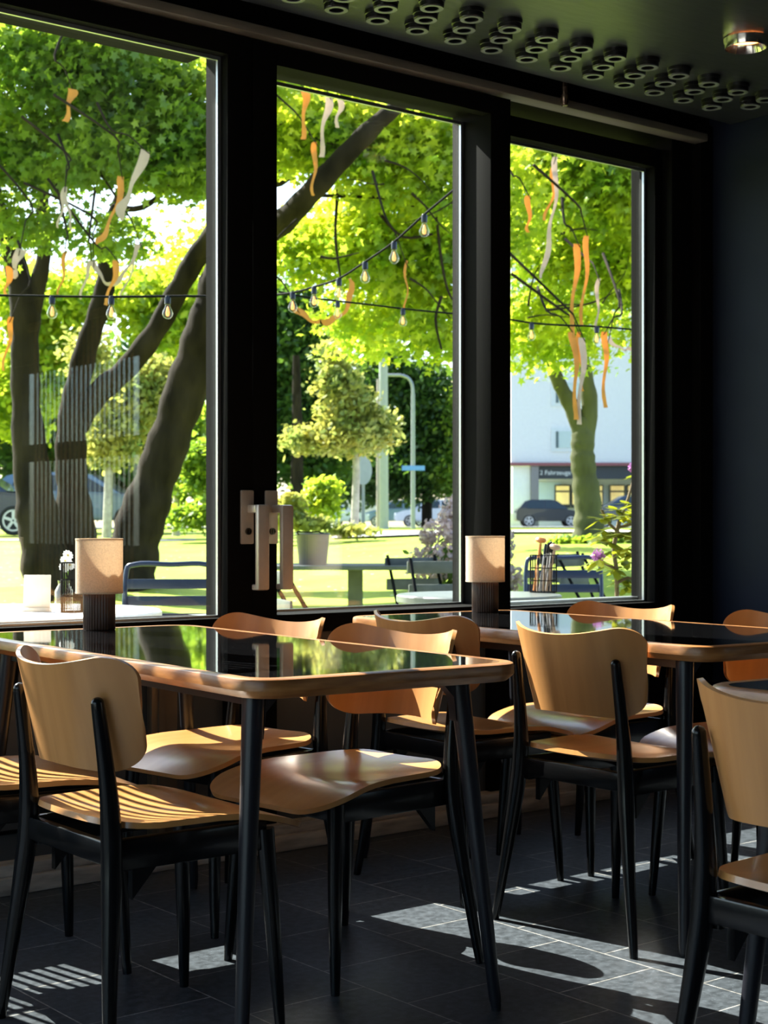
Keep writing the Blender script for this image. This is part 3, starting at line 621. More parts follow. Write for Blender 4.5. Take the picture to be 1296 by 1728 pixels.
# ---- ribbons hanging in the trees
TW = {0: MB(), 1: MB()}
def ribbon(pl, dep, w, m, lab, tw=.35):
    pts = curve([P(a, b, dep) for a, b in pl], 6); o = pts[0].copy()
    e1 = Vector((R_.uniform(-.25, .25), R_.uniform(-.1, .4), R_.uniform(.15, .4))); e2 = e1+Vector((R_.uniform(-.4, .4), R_.uniform(.1, .6), R_.uniform(.2, .6)))
    TW[0 if pl[0][0] < 840 else 1].tube(curve([o-e1*.15, o, o+e1*.5+Vector((0, 0, .04)), o+e1, o+e2], 3), lin([.003, .004, .006, .009, .013], 3), 7)
    mb = MB(); mb.ribbon([p-o for p in pts], w, RT, tw); r = mb.build('ribbon', m, None, recalc=True); r.location = o
    return tag(r, lab, 'ribbon', 'cloth ribbons in the maples')
RB = [([(206, 298), (196, 350), (175, 395), (163, 412)], 12.4, .05, 'O', 'long orange ribbon curving down in the middle of the left window'),
 ([(245, 254), (225, 310), (208, 345), (203, 372)], 12.3, .07, 'P', 'wide pale pink ribbon beside the long orange one, left window'),
 ([(198, 440), (190, 478), (176, 514)], 12.6, .05, 'O', 'short orange ribbon end hanging below the knot, left window'),
 ([(158, 440), (170, 468), (190, 478), (215, 455), (232, 412)], 12.8, .04, 'P', 'pale ribbon looped in a U across the middle maple stem'),
 ([(122, 150), (118, 175), (110, 205)], 12.4, .07, 'O', 'orange ribbon high in the leaves at upper left'),
 ([(110, 315), (104, 350), (98, 385)], 12.5, .03, 'P', 'thin pale ribbon against the sky, upper left, left strand'),
 ([(110, 318), (116, 360), (122, 388)], 12.5, .03, 'P', 'thin pale ribbon against the sky, upper left, right strand'),
 ([(110, 425), (106, 465), (98, 497)], 13, .03, 'O', 'thin orange ribbon between the two left stems'),
 ([(34, 420), (26, 450), (22, 470)], 12.5, .08, 'P', 'pale pink ribbon over the fork of the leftmost stem'),
 ([(18, 450), (12, 480), (8, 500)], 12.4, .05, 'O', 'orange ribbon hanging left of the leftmost stem fork'),
 ([(20, 535), (14, 580), (4, 625)], 12.4, .04, 'O', 'orange ribbon low at the left frame edge'),
 ([(155, 440), (144, 470), (136, 505)], 13, .035, 'P', 'pale ribbon hanging just left of the middle stem'),
 ([(236, 410), (222, 455), (204, 500)], 13, .025, 'P', 'thin pale ribbon slanting right of the middle stem'),
 ([(514, 150), (515, 185), (510, 235)], 12.5, .06, 'O', 'wide orange ribbon at the top of the middle window'),
 ([(557, 165), (548, 205), (541, 265)], 12.5, .06, 'P', 'pale pink ribbon hanging right of the top orange ribbon'),
 ([(577, 165), (572, 190), (567, 215)], 12.5, .05, 'P', 'shorter pale ribbon, rightmost of the three at middle window top'),
 ([(532, 240), (530, 290), (527, 330)], 12.5, .04, 'O', 'orange ribbon hanging across the big branch in middle window'),
 ([(500, 520), (520, 538), (550, 542), (575, 532), (592, 500), (590, 470)], 12, .05, 'O', 'orange ribbon slung sideways below the string lights'),
 ([(684, 440), (686, 480), (684, 520)], 12.5, .02, 'O', 'thin orange thread ribbon right of the middle tree crown'),
 ([(938, 265), (936, 340), (925, 410), (914, 470)], 12, .04, 'P', 'long pale ribbon in the upper left of the right window'),
 ([(976, 412), (970, 480), (964, 570)], 12, .05, 'O', 'long broad orange ribbon, left of the pair in right window'),
 ([(991, 398), (988, 470), (980, 550)], 12, .04, 'O', 'narrower orange ribbon, right of the pair in right window'),
 ([(966, 560), (972, 630), (970, 708)], 12, .05, 'O', 'orange ribbon hanging down to the fork of the right maple'),
 ([(984, 570), (982, 640), (975, 716)], 12, .05, 'P', 'pale ribbon hanging down to the fork of the right maple'),
 ([(976, 560), (980, 620), (984, 660)], 12.1, .03, 'O', 'short orange ribbon between the two long ones over the right maple trunk'),
 ([(1022, 560), (1021, 620), (1020, 688)], 12, .045, 'O', 'orange ribbon hanging alone before the white facade'),
 ([(1028, 570), (1045, 588), (1065, 590), (1082, 582)], 12, .03, 'P', 'pale ribbon bowed sideways at the right edge of right window'),
 ([(892, 330), (892, 370), (890, 392)], 12, .04, 'O', 'short orange ribbon near the left edge of right window'),
 ([(935, 280), (932, 330), (918, 372)], 12.2, .035, 'O', 'small orange ribbon beside the long pale one, right window'),
 ([(1010, 470), (1008, 520), (1006, 560)], 12.4, .03, 'P', 'grey pale ribbon right of the orange pair in right window')]
for pl, dp, w, k, lab in RB: ribbon(pl, dp, w, ORANGE if k == 'O' else PALE, lab)
adopt(TW[0].build('twigs', BARK, big), big); adopt(TW[1].build('twigs', BARK, rt), rt)

# ---- string lights
FIL = mat('filament', (1, .5, .2), .4, emit=1.3, ecol=(1, .30, .05))
SC = Matrix.Scale(.78, 4)
def strings(pl, bulbs, lab, dep0, dep1, x0, x1, sag=0):
    dp = lambda px: dep0+(dep1-dep0)*(px-x0)/(x1-x0)
    t = thing('string_lights', lab, 'string lights', P(pl[0][0], pl[0][1], dp(pl[0][0])))
    cp = curve([P(a, b, dp(a)) for a, b in pl], 6); MB().tube([p-t.location for p in cp], .006, 8).build('cable', WIRE, t)
    for (bx, by) in bulbs:
        q = P(bx, by, dp(bx))-t.location
        s = MB().lathe([(0, .004), (.014, .002), (.019, -.008), (.019, -.048), (.015, -.052), (0, -.052)], q, 14, M=SC).build('lamp_socket', BLK, t)
        b = MB().lathe([(.012, -.052), (.018, -.068), (.030, -.092), (.033, -.108), (.028, -.126), (.014, -.138), (0, -.142)], q, 18, M=SC).build('bulb', THIN, s)
        MB().lathe([(0, -.062), (.006, -.070), (.013, -.100), (.010, -.120), (0, -.124)], q, 8, M=SC).build('filament', FIL, b)
    return t
strings([(800, 285), (775, 312), (716, 362), (665, 408), (616, 442), (572, 470), (530, 484), (492, 494), (440, 500)], [(775, 312), (716, 362), (665, 408), (616, 442), (572, 470), (530, 484), (494, 493)], 'string of bulbs rising steeply to the right across the middle window', 8.5, 7.2, 440, 800)
strings([(470, 492), (520, 502), (570, 508), (640, 516), (680, 521), (740, 527), (800, 532)], [(570, 508), (680, 521)], 'nearly level string of two bulbs below the rising one, middle window', 9.5, 9.5, 440, 800)
strings([(-30, 498), (88, 500), (188, 501), (283, 500), (370, 500)], [(88, 500), (188, 501), (283, 500)], 'level string of bulbs crossing the maple stems in the left window', 7.6, 7.4, -30, 370)
strings([(840, 535), (897, 545), (955, 549), (1007, 551), (1110, 560)], [(897, 545), (1007, 551)], 'string of bulbs across the right window before the right maple', 9.5, 9.5, 840, 1110)

# ---- building
B0 = P(862, 885, 86); BZ = .88
bl_ = thing('shop_building', 'pale flat-roofed building with dark sign band behind the right maple', 'building', (B0.x, B0.y, BZ), -YAW)
k = 86/FPX; zz = lambda py: HC+(885-py)*k-BZ
WALLP = mat('pale_render', (.70, .71, .72), .8, noise=.03)
MB().box((0, .0, zz(783)), (22, 12, zz(430))).box((0, 3, 0), (22, 12, zz(783))).build('wall', WALLP, bl_, smooth=False)
MB().box((-.05, -.25, zz(786)), (22, .0, zz(781))).build('cornice', mat('dusky_red', (.25, .08, .09), .7), bl_, smooth=False)
MB().box((1.2, .1, zz(808)), (22, .5, zz(786))).build('sign_band', mat('sign_dark', (.035, .04, .05), .6), bl_, smooth=False)
MB().box((.1, .2, zz(866)), (1.1, .6, zz(787))).build('white_panel', mat('panel_white', (.78, .80, .79), .5), bl_, smooth=False)
MB().box((1.12, -.1, 0), (1.55, .5, zz(785))).build('pillar', mat('pillar_grey', (.22, .21, .22), .7), bl_, smooth=False)
MB().box((1.6, 2.8, zz(845)), (3.1, 3.0, zz(812))).build('bright_wall_panel', mat('panel_blue', (.50, .62, .78), .6), bl_, smooth=False)
LIT = mat('lit_window', (.9, .65, .25), .5, emit=.45, ecol=(.9, .62, .25), noise=.4, nscale=.7)
for i in range(6):
    x = 2.75+i*.95 if i < 3 else 5.9+(i-3)*1.0
    f = MB(); f.box((x, 2.7, zz(856)), (x+.9, 2.8, zz(816))); fo = f.build('window', mat('win_frame', (.03, .03, .035), .5), bl_, smooth=False)
    MB().box((x+.07, 2.66, zz(826)), (x+.83, 2.69, zz(818))).box((x+.07, 2.66, zz(850)), (x+.83, 2.69, zz(829))).build('pane', LIT, fo, smooth=False)
for (a, b, c, d) in ((930, 762, 985, 722), (930, 686, 985, 640), (930, 610, 985, 560)):
    x0 = (a-862)*k; x1 = (c-862)*k
    MB().box((x0, -.08, zz(b)), (x1, .02, zz(d))).build('window', mat('win_white', (.62, .66, .68), .5), bl_, smooth=False)
    MB().box((x0+.25, -.12, zz(b)+.2), (x1-.15, -.08, zz(d)-.2)).build('pane', mat('win_pane', (.45, .55, .55), .15), bl_, smooth=False)
    MB().box((x0+.25, -.14, zz(b)+.2), (x0+.4, -.12, zz(d)-.2)).build('blind', mat('blind_dark', (.08, .12, .13), .5), bl_, smooth=False)
def text(s, size, loc, parent, m, name='lettering'):
    cu = bpy.data.curves.new(name, 'FONT'); cu.body = s; cu.size = size; cu.extrude = .01
    o = bpy.data.objects.new(name, cu); C.objects.link(o); cu.materials.append(m)
    dg = bpy.context.evaluated_depsgraph_get(); me = bpy.data.meshes.new_from_object(o.evaluated_get(dg)); bpy.data.objects.remove(o)
    o = bpy.data.objects.new(name, me); C.objects.link(o); o.parent = parent; o.location = loc; o.rotation_euler = (pi/2, 0, 0); return o
LW = mat('letter_white', (.75, .78, .8), .5)
text('2 Fahrzeuge an Lager', .36, (1.62, .08, zz(801)), bl_, LW)
text('AN', .42, ((1080-862)*k, -.03, zz(722)), bl_, mat('letter_dark', (.2, .22, .24), .5))
# balcony building glimpsed at the right of the middle window
B1 = P(766, 885, 100); k2 = 100/FPX; z2 = lambda py: HC+(885-py)*k2-BZ
b2 = thing('apartment_building', 'pale apartment block with balconies glimpsed beside the black post, middle window', 'building', (B1.x, B1.y, BZ), -YAW)
MB().box((0, 0, 0), (3.6, 10, z2(560))).build('wall', mat('apt_wall', (.52, .40, .30), .8), b2, smooth=False)
for py in (765, 700, 632): MB().box((-.2, -1.0, z2(py)), (3.7, 0, z2(py-26))).build('balcony', mat('balcony_blue', (.62, .66, .72), .6), b2, smooth=False)

# ---- street furniture
def base(px, dep): q = P(px, 885, dep); return Vector((q.x, q.y, gh(q.x, q.y)))
def pole(name, label, cat, px, dep, ytop, w, m):
    b = base(px, dep); t = thing(name, label, cat, b, -YAW); top = P(px, ytop, dep).z-b.z
    MB().tube([(0, 0, 0), (0, 0, top)], [w/2, w/2*.8], 14).build('pole', m, t); return t, top
GP = mat('galvanised', (.28, .30, .33), .5, metal=.3)
t, h = pole('street_lamp', 'curved-top grey street lamp with a small blue street sign', 'street lamp', 697, 50, 665, .16, GP)
c = curve([(0, 0, h), (-.03, 0, h+.3), (-.16, 0, h+.52), (-.42, 0, h+.62)], 6); MB().tube(c, .055, 10).build('arm', GP, t)
MB().box((-.85, -.09, h+.57), (-.40, .09, h+.66), ch=.03).build('lamp_head', GP, t)
s = MB().box((-.36, -.08, P(0, 794, 50).z-t.location.z), (.38, -.03, P(0, 786, 50).z-t.location.z)); s.build('street_sign', mat('sign_blue', (.12, .28, .75), .5), t, smooth=False)
pole('concrete_mast', 'thick pale grey mast rising into the leaves, middle window', 'mast', 647, 46, 600, .32, mat('mast_grey', (.34, .355, .38), .7))
t, h = pole('road_sign', 'round road sign seen from behind on a thin pole, middle window', 'sign', 613, 38, 772, .09, GP)
MB().lathe([(0, 0), (.36, 0), (.36, .03), (0, .03)], (0, 0, 0), 28, M=Matrix.Translation((0, -.08, h-.32)) @ Matrix.Rotation(pi/2, 4, 'X') @ Matrix.Scale(.6, 4, (1, 0, 0))).build('disc', mat('sign_back', (.35, .38, .42), .5, metal=.4), t)
pole('sign_post', 'thin tan post standing just left of the thick grey mast', 'post', 638, 40, 640, .10, mat('post_tan', (.45, .38, .32), .7))
pole('street_pole', 'slim pale pole behind the left maple stems', 'pole', 183, 36, 700, .1, GP)

# ---- cars
def car(label, px, dep, face, body, L=4.3, H=1.46, Wd=1.75, van=False, dz=0):
    b = base(px, dep); b.z += dz; t = thing('parked_car', label, 'car', b, -YAW+(0 if face > 0 else pi), 'parked cars beyond the lawn')
    s = L/4.3; h = H/1.46
    if van: prof = [(-2.1, .35), (-2.12, 1.0), (-2.1, 2.2), (1.0, 2.2), (1.2, 2.15), (1.25, 1.5), (1.9, 1.15), (2.1, .9), (2.1, .35)]
    else: prof = [(-2.1, .32), (-2.13, .62), (-2.08, .92), (-1.9, 1.05), (1.0, .95), (1.6, .88), (2.0, .75), (2.14, .55), (2.1, .3)]
    mb = MB(); mb.prism([(x*s, z*h) for x, z in prof], -Wd/2, Wd/2)
    bm = bmesh.new(); me = bpy.data.meshes.new('b'); me.from_pydata(mb.v, [], mb.f); bm.from_mesh(me)
    bmesh.ops.bevel(bm, geom=bm.edges[:], offset=.06, segments=2, affect='EDGES'); bm.verts.index_update()
    mb = MB(); mb.add([v.co.copy() for v in bm.verts], [[v.index for v in f.verts] for f in bm.faces]); bm.free()
    if not van:
        cab = [(-1.95, .98), (-1.55, 1.36), (-1.2, 1.45), (.1, 1.45), (.45, 1.38), (1.15, .94)]
        n = len(cab); vs = []
        for x, z in cab: w_ = (Wd/2-.04) - (z-.95)*.32; vs.append((x*s, -w_, z*h)); vs.append((x*s, w_, z*h))
        fs = [tuple(range(0, 2*n, 2)), tuple(range(2*n-1, 0, -2))]+[(i*2, i*2+1, ((i+1) % n)*2+1, ((i+1) % n)*2) for i in range(n)]
        mb.add(vs, fs)
    mb.build('body', body, t, ang=30)
    GL = mat('car_glass', (.03, .045, .055), .08)
    if not van:
        for sd_ in (-1, 1):
            for pts in ([(-1.45, 1.0), (-1.35, 1.28), (-1.1, 1.38), (-.35, 1.38), (-.35, 1.0)], [(-.27, 1.0), (-.27, 1.38), (.05, 1.38), (.38, 1.31), (.95, .98), (.9, .97)]):
                vs = [(x*s, sd_*((Wd/2-.04)-(z-.95)*.32+.012), z*h) for x, z in pts]+[(x*s, sd_*((Wd/2-.04)-(z-.95)*.32-.01), z*h) for x, z in pts]; n = len(pts)
                q = MB(); q.add(vs, [tuple(range(n)), tuple(range(2*n-1, n-1, -1))]+[(i, i+n, (i+1) % n+n, (i+1) % n) for i in range(n)]); q.build('side_window', GL, t, smooth=False)
        a, b_ = Vector((.46*s, 0, 1.375*h)), Vector((1.14*s, 0, .955*h)); nn = Vector((.03, 0, .03))
        q = MB(); vs = []
        for p, z in ((a, 1.38), (b_, .96)):
            w_ = (Wd/2-.09)-(z-.95)*.32
            for y in (-w_, w_):
                vs.append(p+Vector((0, y, 0))+nn*.5); vs.append(p+Vector((0, y, 0))-nn*.3)
        q.add(vs, [(0, 2, 6, 4), (1, 5, 7, 3), (0, 4, 5, 1), (2, 3, 7, 6), (0, 1, 3, 2), (4, 6, 7, 5)]); q.build('windscreen', GL, t, smooth=False)
    else:
        q = MB(); q.box((.5*s, -Wd/2-.01, 1.3*h), (1.1*s, -Wd/2+.02, 1.9*h)); q.build('side_window', GL, t, smooth=False)
    M = Matrix.Rotation(pi/2, 4, 'X')
    for wx in (-1.32, 1.32):
        for y in (-Wd/2+.08, Wd/2-.08):
            w_ = MB().lathe([(0, -.1), (.2, -.1), (.30, -.1), (.325, -.07), (.325, .07), (.30, .1), (.2, .1), (0, .1)], (wx*s, y, .325), 28, M=M).build('wheel', RUBBER, t)
            sg = 1 if y > 0 else -1
            q = MB()
            for i in range(5):
                a = 2*pi*i/5; q.box((-.03, -.006, .02), (.03, .006, .23), M=Matrix.Translation((wx*s, y+sg*.108, .325)) @ Matrix.Rotation(a, 4, 'Y'))
            q.ring(.20, .235, -.006, .006, (wx*s, y+sg*.108, .325), 24, M=M); q.build('rim', mat('alloy', (.55, .56, .58), .35, metal=.7), w_)
    q = MB()
    for y in (-Wd/2+.2, Wd/2-.2): q.box((2.02*s, y-.14, .62*h), (2.12*s, y+.14, .74*h), ch=.02)
    q.build('headlights', mat('headlight', (.8, .85, .9), .1), t)
    return t
cb = mat('paint_navy', (.02, .03, .06), .2, coat=.8); cw = mat('paint_white', (.62, .66, .72), .25, coat=.6); cg = mat('paint_bluegrey', (.12, .19, .30), .25, coat=.6); ck = mat('paint_black', (.02, .022, .026), .2, coat=.8)
car('dark blue parked car with alloy wheels cut by the left frame edge', -62, 34, 1, cb)
car('blue-grey car half hidden behind the leaning maple trunk in the left window', 132, 37, 1, cg)
car('white hatchback parked facing left before the dark trees, middle window', 733, 82, -1, cw)
car('blue-grey car parked behind the white hatchback', 672, 92, -1, cg, H=1.6)
car('small white-blue car beside the grey box van, middle window', 560, 88, 1, cw)
car('pale grey box van behind the thin white tree trunk, middle window', 605, 96, 1, mat('van_grey', (.55, .54, .52), .5), van=True)
car('silver car partly behind the far post of the middle window', 800, 93, -1, mat('paint_silver', (.5, .52, .55), .3, metal=.4))
car('black car parked by the lit shop window, left of the right maple trunk', 925, 82, 1, ck, L=3.6)
car('dark blue car parked right of the right maple trunk', 1066, 68, -1, mat('paint_dkblue', (.03, .05, .10), .15, coat=.9))

# ---- terrace furniture
def disc_table(name, label, px, dep, r, m, zt=.74, th=.035, legm=DGREY):
    q = P(px, 885, dep); t = thing(name, label, 'table', (q.x, q.y, 0))
    MB().lathe([(0, zt-th), (r-.006, zt-th), (r, zt-th+.006), (r, zt-.006), (r-.006, zt), (0, zt)], n=72).build('tabletop', m, t)
    MB().lathe([(0, -.005), (.22, -.005), (.22, .01), (.04, .03), (.03, .06), (.03, zt-th), (0, zt-th)], n=24).build('pedestal', legm, t)
    return t
wt = disc_table('round_table', 'white round outdoor table just outside the left window', 28, 5.35, .50, WHITE, legm=WHITE)
gt = disc_table('round_table', 'grey metal round table outside, carrying the cutlery basket', 808, 6.62, .355, GREYM)
def card(px, dep, label):
    q = P(px, 885, dep); t = thing('card_stand', label, 'card stand', (q.x, q.y, .74), -YAW-.05)
    w_ = 46*dep/FPX/2; h_ = 62*dep/FPX
    MB().box((-w_, -.004, .012), (w_, .004, h_), ch=.002, M=Matrix.Rotation(-.08, 4, 'X')).build('card', mat('card_cream', (.80, .72, .62), .5, trans=.3), t)
    MB().box((-w_-.002, -.02, 0), (w_+.002, .02, .014), ch=.003).build('foot', mat('card_foot', (.75, .62, .5), .5), t)
card(62, 5.30, 'small blank cream card in a stand on the white outdoor table')
# glass jar with daisies
q = P(108, 885, 5.5); t = thing('flower_jar', 'glass jar with white daisies on the white outdoor table', 'vase', (q.x, q.y, .74))
MB().lathe([(0, 0), (.03, 0), (.033, .01), (.033, .06), (.026, .075), (.020, .085), (.022, .10), (.019, .10), (.017, .085), (.030, .058), (.030, .012), (0, .008)], n=28).build('jar', THIN, t)
mb = MB(); fl = MB(); ct = MB(); br = MB()
for i, (dx, dz) in enumerate(((.0, .17), (.018, .155), (.01, .19), (-.005, .145))):
    mb.tube(curve([(0, 0, .02), (dx*.4, .0, .09), (dx, -.01, dz)], 4), .0014, 6)
    for kx in range(11):
        a = 2*pi*kx/11; M = Matrix.Translation((dx, -.01, dz)) @ Matrix.Rotation(1.1, 4, 'X') @ Matrix.Rotation(a, 4, 'Z')
        fl.add([M @ Vector(p) for p in ((.003, -.002, 0), (.017, -.0045, .001), (.021, 0, .001), (.017, .0045, .001), (.003, .002, 0))], [(0, 1, 2, 3, 4)])
    ct.lathe([(0, 0), (.005, 0), (.004, .003), (0, .004)], (dx, -.01, dz), 10)
mb.build('stems', LGM, t); fl.build('petals', mat('petal_white', (.85, .85, .82), .6, trans=.3), t, recalc=False); ct.build('flower_centres', mat('yellow', (.8, .5, .05), .6), t)
# wire baskets
def basket(px, dep, label, w=.10, h=.15, z=.74, cutl=True):
    q = P(px, 885, dep); t = thing('wire_basket', label, 'basket', (q.x, q.y, z), -YAW)
    mb = MB(); r = w/2; n = 24
    for kk in range(n): a = 2*pi*kk/n; mb.tube([(r*cos(a), r*sin(a), .003), (r*cos(a), r*sin(a), h)], .0016, 5)
    for z_ in (.003, h*.33, h*.66, h): mb.ring(r-.0018, r+.0018, z_-.0018, z_+.0018, n=32)
    for kk in range(-3, 4): mb.tube([(kk*.012, -sqrt(r*r-(kk*.012)**2), .003), (kk*.012, sqrt(r*r-(kk*.012)**2), .003)], .0014, 5)
    mb.build('wire_frame', WIRE, t)
    return t
basket(122, 5.25, 'black wire basket half hidden behind the left table lamp, on the white outdoor table', .075, .17)
bk = basket(917, 6.78, 'black wire basket full of utensils on the grey outdoor table', .118, .165)
bp = Vector(bk.location)
def utensil(name, label, dx0, dx1, L, m, kind, dy=0):
    a = bp+RT*dx0+FW*dy+Vector((0, 0, .008)); b = bp+RT*dx1+FW*dy+Vector((0, 0, L)); d = (b-a).normalized()
    t = thing(name, label, 'utensil', a, 0, 'utensils in the wire basket'); b = b-a
    if kind == 'spoon':
        MB().tube([(0, 0, 0), b], [.006, .007], 10).build('shaft', m, t)
        M = Matrix.Translation(b+d*.012) @ d.to_track_quat('Z', 'Y').to_matrix().to_4x4()
        MB().lathe([(0, -.012), (.02, -.006), (.026, .004), (.02, .014), (0, .018)], (0, 0, 0), 20, M=M).build('bowl', m, t)
    else:
        MB().tube([(0, 0, 0), b*.8], [.004, .005], 8).build('shaft', m, t); MB().tube([b*.8, b], [.0065, .006], 8, dome=True).build('grip', BLK, t)
OW = mat('orange_wood', (.62, .22, .05), .4); GS = mat('grey_steel', (.42, .40, .42), .3, metal=.5); TN = mat('tan_wood', (.50, .32, .2), .5)
utensil('wooden_spoon', 'orange wooden spoon with round head in the wire basket', -.04, -.012, .215, OW, 'spoon', .01)
for i, (a, b, L) in enumerate(((-.02, .008, .21), (-.01, .022, .215), (.0, .033, .22), (.012, .044, .215))):
    utensil('knife', ['leftmost of four black-handled knives in the basket', 'second of four black-handled knives, from the left', 'third of four black-handled knives, from the left', 'rightmost of four black-handled knives in the basket'][i], a, b, L, GS, 'k', -.02+.01*i)
for i in range(4):
    utensil('wooden_stick', ['pale wooden stick leaning right in the basket', 'brown stick at the middle front of the basket', 'thin tan stick near the right side of the basket', 'short tan stick near the left side of the basket'][i], [.01, -.005, .028, -.03][i], [.045, .005, .035, -.025][i], [.185, .15, .155, .15][i], TN, 'k' if 0 else 'spoon' if i == 0 else 'k', -.03)

def metal_chair(label, px, dep, rz, name='metal_chair'):
    q = P(px, 885, dep); t = thing(name, label, 'chair', (q.x, q.y, gh(q.x, q.y)), rz)
    # local: back plane at y=+.2, seat toward -y
    w_ = .205; z = .855
    pts = curve([(-w_, .20, .0), (-w_, .18, .44), (-w_, .22, z-.06), (-w_+.045, .225, z), (0, .225, z), (w_-.045, .225, z), (w_, .22, z-.06), (w_, .18, .44), (w_, .20, .0)], 5)
    MB().tube(pts, .0125, 10).build('frame', NAVYM, t)
    for z0 in (.585, .665, .743): MB().box((-w_+.006, .205, z0), (w_-.006, .213, z0+.045), ch=.002).build('back_slat', NAVYM, t)
    mb = MB()
    for i in range(6): mb.box((-w_, -.2+i*.066, .435), (w_, -.2+i*.066+.05, .447), ch=.002)
    mb.build('seat', NAVYM, t)
    for s_ in (-1, 1): MB().tube([(s_*w_, -.22, 0), (s_*w_, -.19, .44)], .0125, 8).build('leg', NAVYM, t)
    return t
metal_chair('navy slatted metal chair behind the white outdoor table', 281, 6.9, -YAW+.06+pi*0)
metal_chair('navy slatted metal chair behind the utensil basket, right window', 955, 8.3, -YAW-.05)
def folding_chair(label, px, dep, rz, m=DGREY):
    q = P(px, 885, dep); t = thing('folding_chair', label, 'chair', (q.x, q.y, gh(q.x, q.y)), rz, 'folding chairs on the lawn edge')
    for z0 in (.60, .74): MB().box((-.19, .20+(z0-.6)*.25, z0), (.19, .215+(z0-.6)*.25, z0+.075), ch=.004).build('back_slat', m, t)
    for s_ in (-1, 1):
        MB().tube([(s_*.17, -.24, 0), (s_*.17, .0, .42), (s_*.17, .245, .83)], .011, 8).build('leg', WIRE, t); MB().tube([(s_*.15, .26, 0), (s_*.15, -.16, .44)], .010, 8).build('leg', WIRE, t)
    mb = MB()
    for i in range(5): mb.box((-.18, -.2+i*.075, .44), (.18, -.2+i*.075+.06, .455), ch=.003)
    mb.build('seat', m, t); return t
folding_chair('grey slatted folding chair before the pink bush, left of two', 716, 10.2, -YAW+.35)
folding_chair('grey slatted folding chair before the pink bush, nearest the lampshade', 757, 9.2, -YAW+.25)
folding_chair('dark folding chair seen edge-on below the plank table, middle window', 543, 7.6, -YAW+1.9)
folding_chair('dark folding chair behind the navy chair in right window, left one', 975, 11.5, -YAW+.5)
folding_chair('dark folding chair beside the purple flower, right window', 1012, 10.8, -YAW+.9)
q = P(612, 885, 10.6); t = thing('garden_table', 'long dark garden table on the lawn with single post leg', 'table', (q.x, q.y, gh(q.x, q.y)), -YAW-.02)
MB().box((-.66, -.35, .735), (.66, .35, .765), ch=.006).build('tabletop', DGREY, t); MB().box((-.10, -.04, .0), (-.0, .04, .735)).build('leg', DGREY, t)
q = P(528, 885, 10.5); t = thing('bucket', 'grey metal bucket standing on the long garden table', 'bucket', (q.x, q.y, .765+gh(*P(612, 885, 10.6).xy)), 0)
MB().lathe([(0, 0), (.095, 0), (.115, .205), (.12, .21), (.118, .215), (.11, .21), (.09, .01), (0, .01)], n=36).build('body', mat('bucket_grey', (.13, .115, .105), .4, metal=.4), t); MB().tube(curve([(-.118, 0, .205), (-.13, 0, .225), (-.05, 0, .222), (.05, 0, .222), (.118, 0, .205)], 4), .005, 8).build('handle', WIRE, t)
# flowering bushes
q = P(785, 885, 11.4); b = Vector((q.x, q.y, gh(q.x, q.y))); t = thing('flowering_bush', 'large dusty pink flowering bush behind the lampshade and folding chairs', 'bush', b)
def blossom(name, pts, m, parent, r=.05, n=16, seed=5):
    rr = random.Random(seed); mb = MB()
    for c in pts:
        for _ in range(n):
            d = Vector((rr.gauss(0, 1), rr.gauss(0, 1), rr.gauss(0, 1))).normalized(); p = Vector(c)+d*r*rr.uniform(.6, 1); s = r*.42
            lv = leaf_star(p, s, (d+Vector((rr.gauss(0, .3), rr.gauss(0, .3), rr.gauss(0, .3)))).normalized(), rr.uniform(0, 6)); mb.add(lv, [tuple(range(len(lv)))])
    return mb.build(name, m, parent, smooth=False, recalc=False)
rr = random.Random(9); pts = []
for _ in range(420):
    a = rr.uniform(0, 2*pi); e = rr.uniform(-.6, 1.4); rad = rr.uniform(.75, 1.02)
    pts.append((.42*rad*cos(a)*cos(e), .42*rad*sin(a)*cos(e), .62+.60*rad*sin(e)))
blossom('blossoms', pts, mat('dusty_pink', (.50, .38, .36), .7, trans=.25, noise=.3, nscale=3), t, .048, 14)
fo = foliage('foliage', [((0, 0, .5), (.30, .30, .42), 1500)], LGD, t, .045, False, 6, .08, 10, 1)
q = P(1043, 885, 7.0); t = thing('rhododendron', 'tall rhododendron with purple flower heads at the right window edge', 'bush', (q.x, q.y, 0))
mb = MB(); o = Vector(t.location)
def rel(px, py, d=7.0): return P(px, py, d)-o
mb.tube(curve([Vector((0, 0, -.02)), rel(1041, 1010), rel(1040, 960), rel(1036, 925), rel(1045, 880)], 5), [.010]*21, 8)
for pl in ([(1040, 960), (1020, 950), (1010, 942)], [(1040, 985), (1060, 975), (1075, 985)], [(1045, 880), (1060, 840), (1074, 790)], [(1045, 890), (1075, 880), (1100, 860)], [(1045, 900), (1025, 880), (1015, 860)], [(1100, 1020), (1095, 950), (1085, 870)]):
    mb.tube(curve([rel(*a) for a in pl], 4), .007, 6)
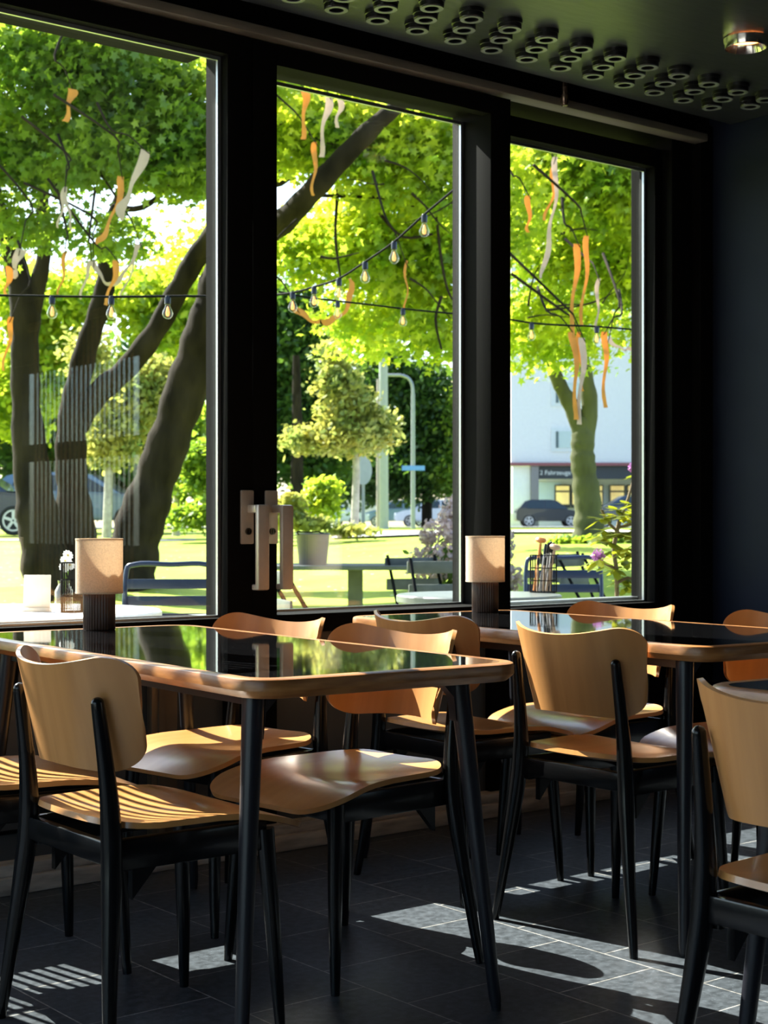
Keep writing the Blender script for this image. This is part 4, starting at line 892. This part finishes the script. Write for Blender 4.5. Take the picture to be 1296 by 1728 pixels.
mb.build('stem', mat('stem_brown', (.16, .11, .05), .8), t)
r = random.Random(31); lv = MB()
def whorl(px, py, n=9, L=.085, d=7.0):
    c = rel(px, py, d)
    for i in range(n):
        a = 2*pi*i/n+r.uniform(-.3, .3); dr = Vector((cos(a), sin(a), r.uniform(-.7, .2))).normalized(); sd_ = dr.cross(Vector((0, 0, 1))).normalized()*L*.22
        l_ = L*r.uniform(.7, 1.15); lv.add([c, c+dr*l_*.35+sd_, c+dr*l_*.75+sd_*.8, c+dr*l_, c+dr*l_*.75-sd_*.8, c+dr*l_*.35-sd_], [(0, 1, 2, 3, 4, 5)])
for a in [(1010, 945), (1022, 955), (1040, 960), (1058, 990), (1050, 975), (1072, 985), (1045, 925), (1030, 930), (1060, 925), (1068, 880), (1050, 870), (1030, 870), (1085, 880), (1020, 895), (1075, 905), (1090, 930), (1095, 900), (1060, 850), (1078, 800), (1082, 830), (1070, 850), (1035, 900), (1050, 900), (1095, 860), (1088, 950), (1100, 960), (1065, 895), (1080, 860), (1015, 875), (1040, 860), (1062, 868), (1090, 845), (1028, 915), (1070, 930), (1085, 915), (1010, 905), (1056, 945), (1094, 975), (1098, 1000)]: whorl(*a, d=6.9+r.uniform(-.1, .2))
lv.build('leaves', leafmat('rhodo_leaf', (.10, .14, .02), (.30, .34, .02), .5), t, smooth=False, recalc=False)
blossom('flower_heads', [rel(1010, 933), rel(1013, 938), rel(1006, 940), rel(1073, 782), rel(1078, 787), rel(1068, 789), rel(1090, 815), rel(1084, 870)], mat('purple', (.42, .16, .42), .6, trans=.3), t, .024, 26, 3)

# slatted screen outdoors on the left: throws the striped light on the left seats
mb = MB()
for i in range(34):
    x = .43+i*.0328; mb.box((x, 4.352, 0), (x+.0135, 4.36, 2.35))
mb.box((.40, 4.36, 1.15), (1.54, 4.37, 1.165)); mb.box((.40, 4.352, 2.33), (1.54, 4.37, 2.38))
tag(mb.build('slat_screen', DGREY, None), 'outdoor slat screen beyond the left edge, casting the striped light on seats', 'screen')
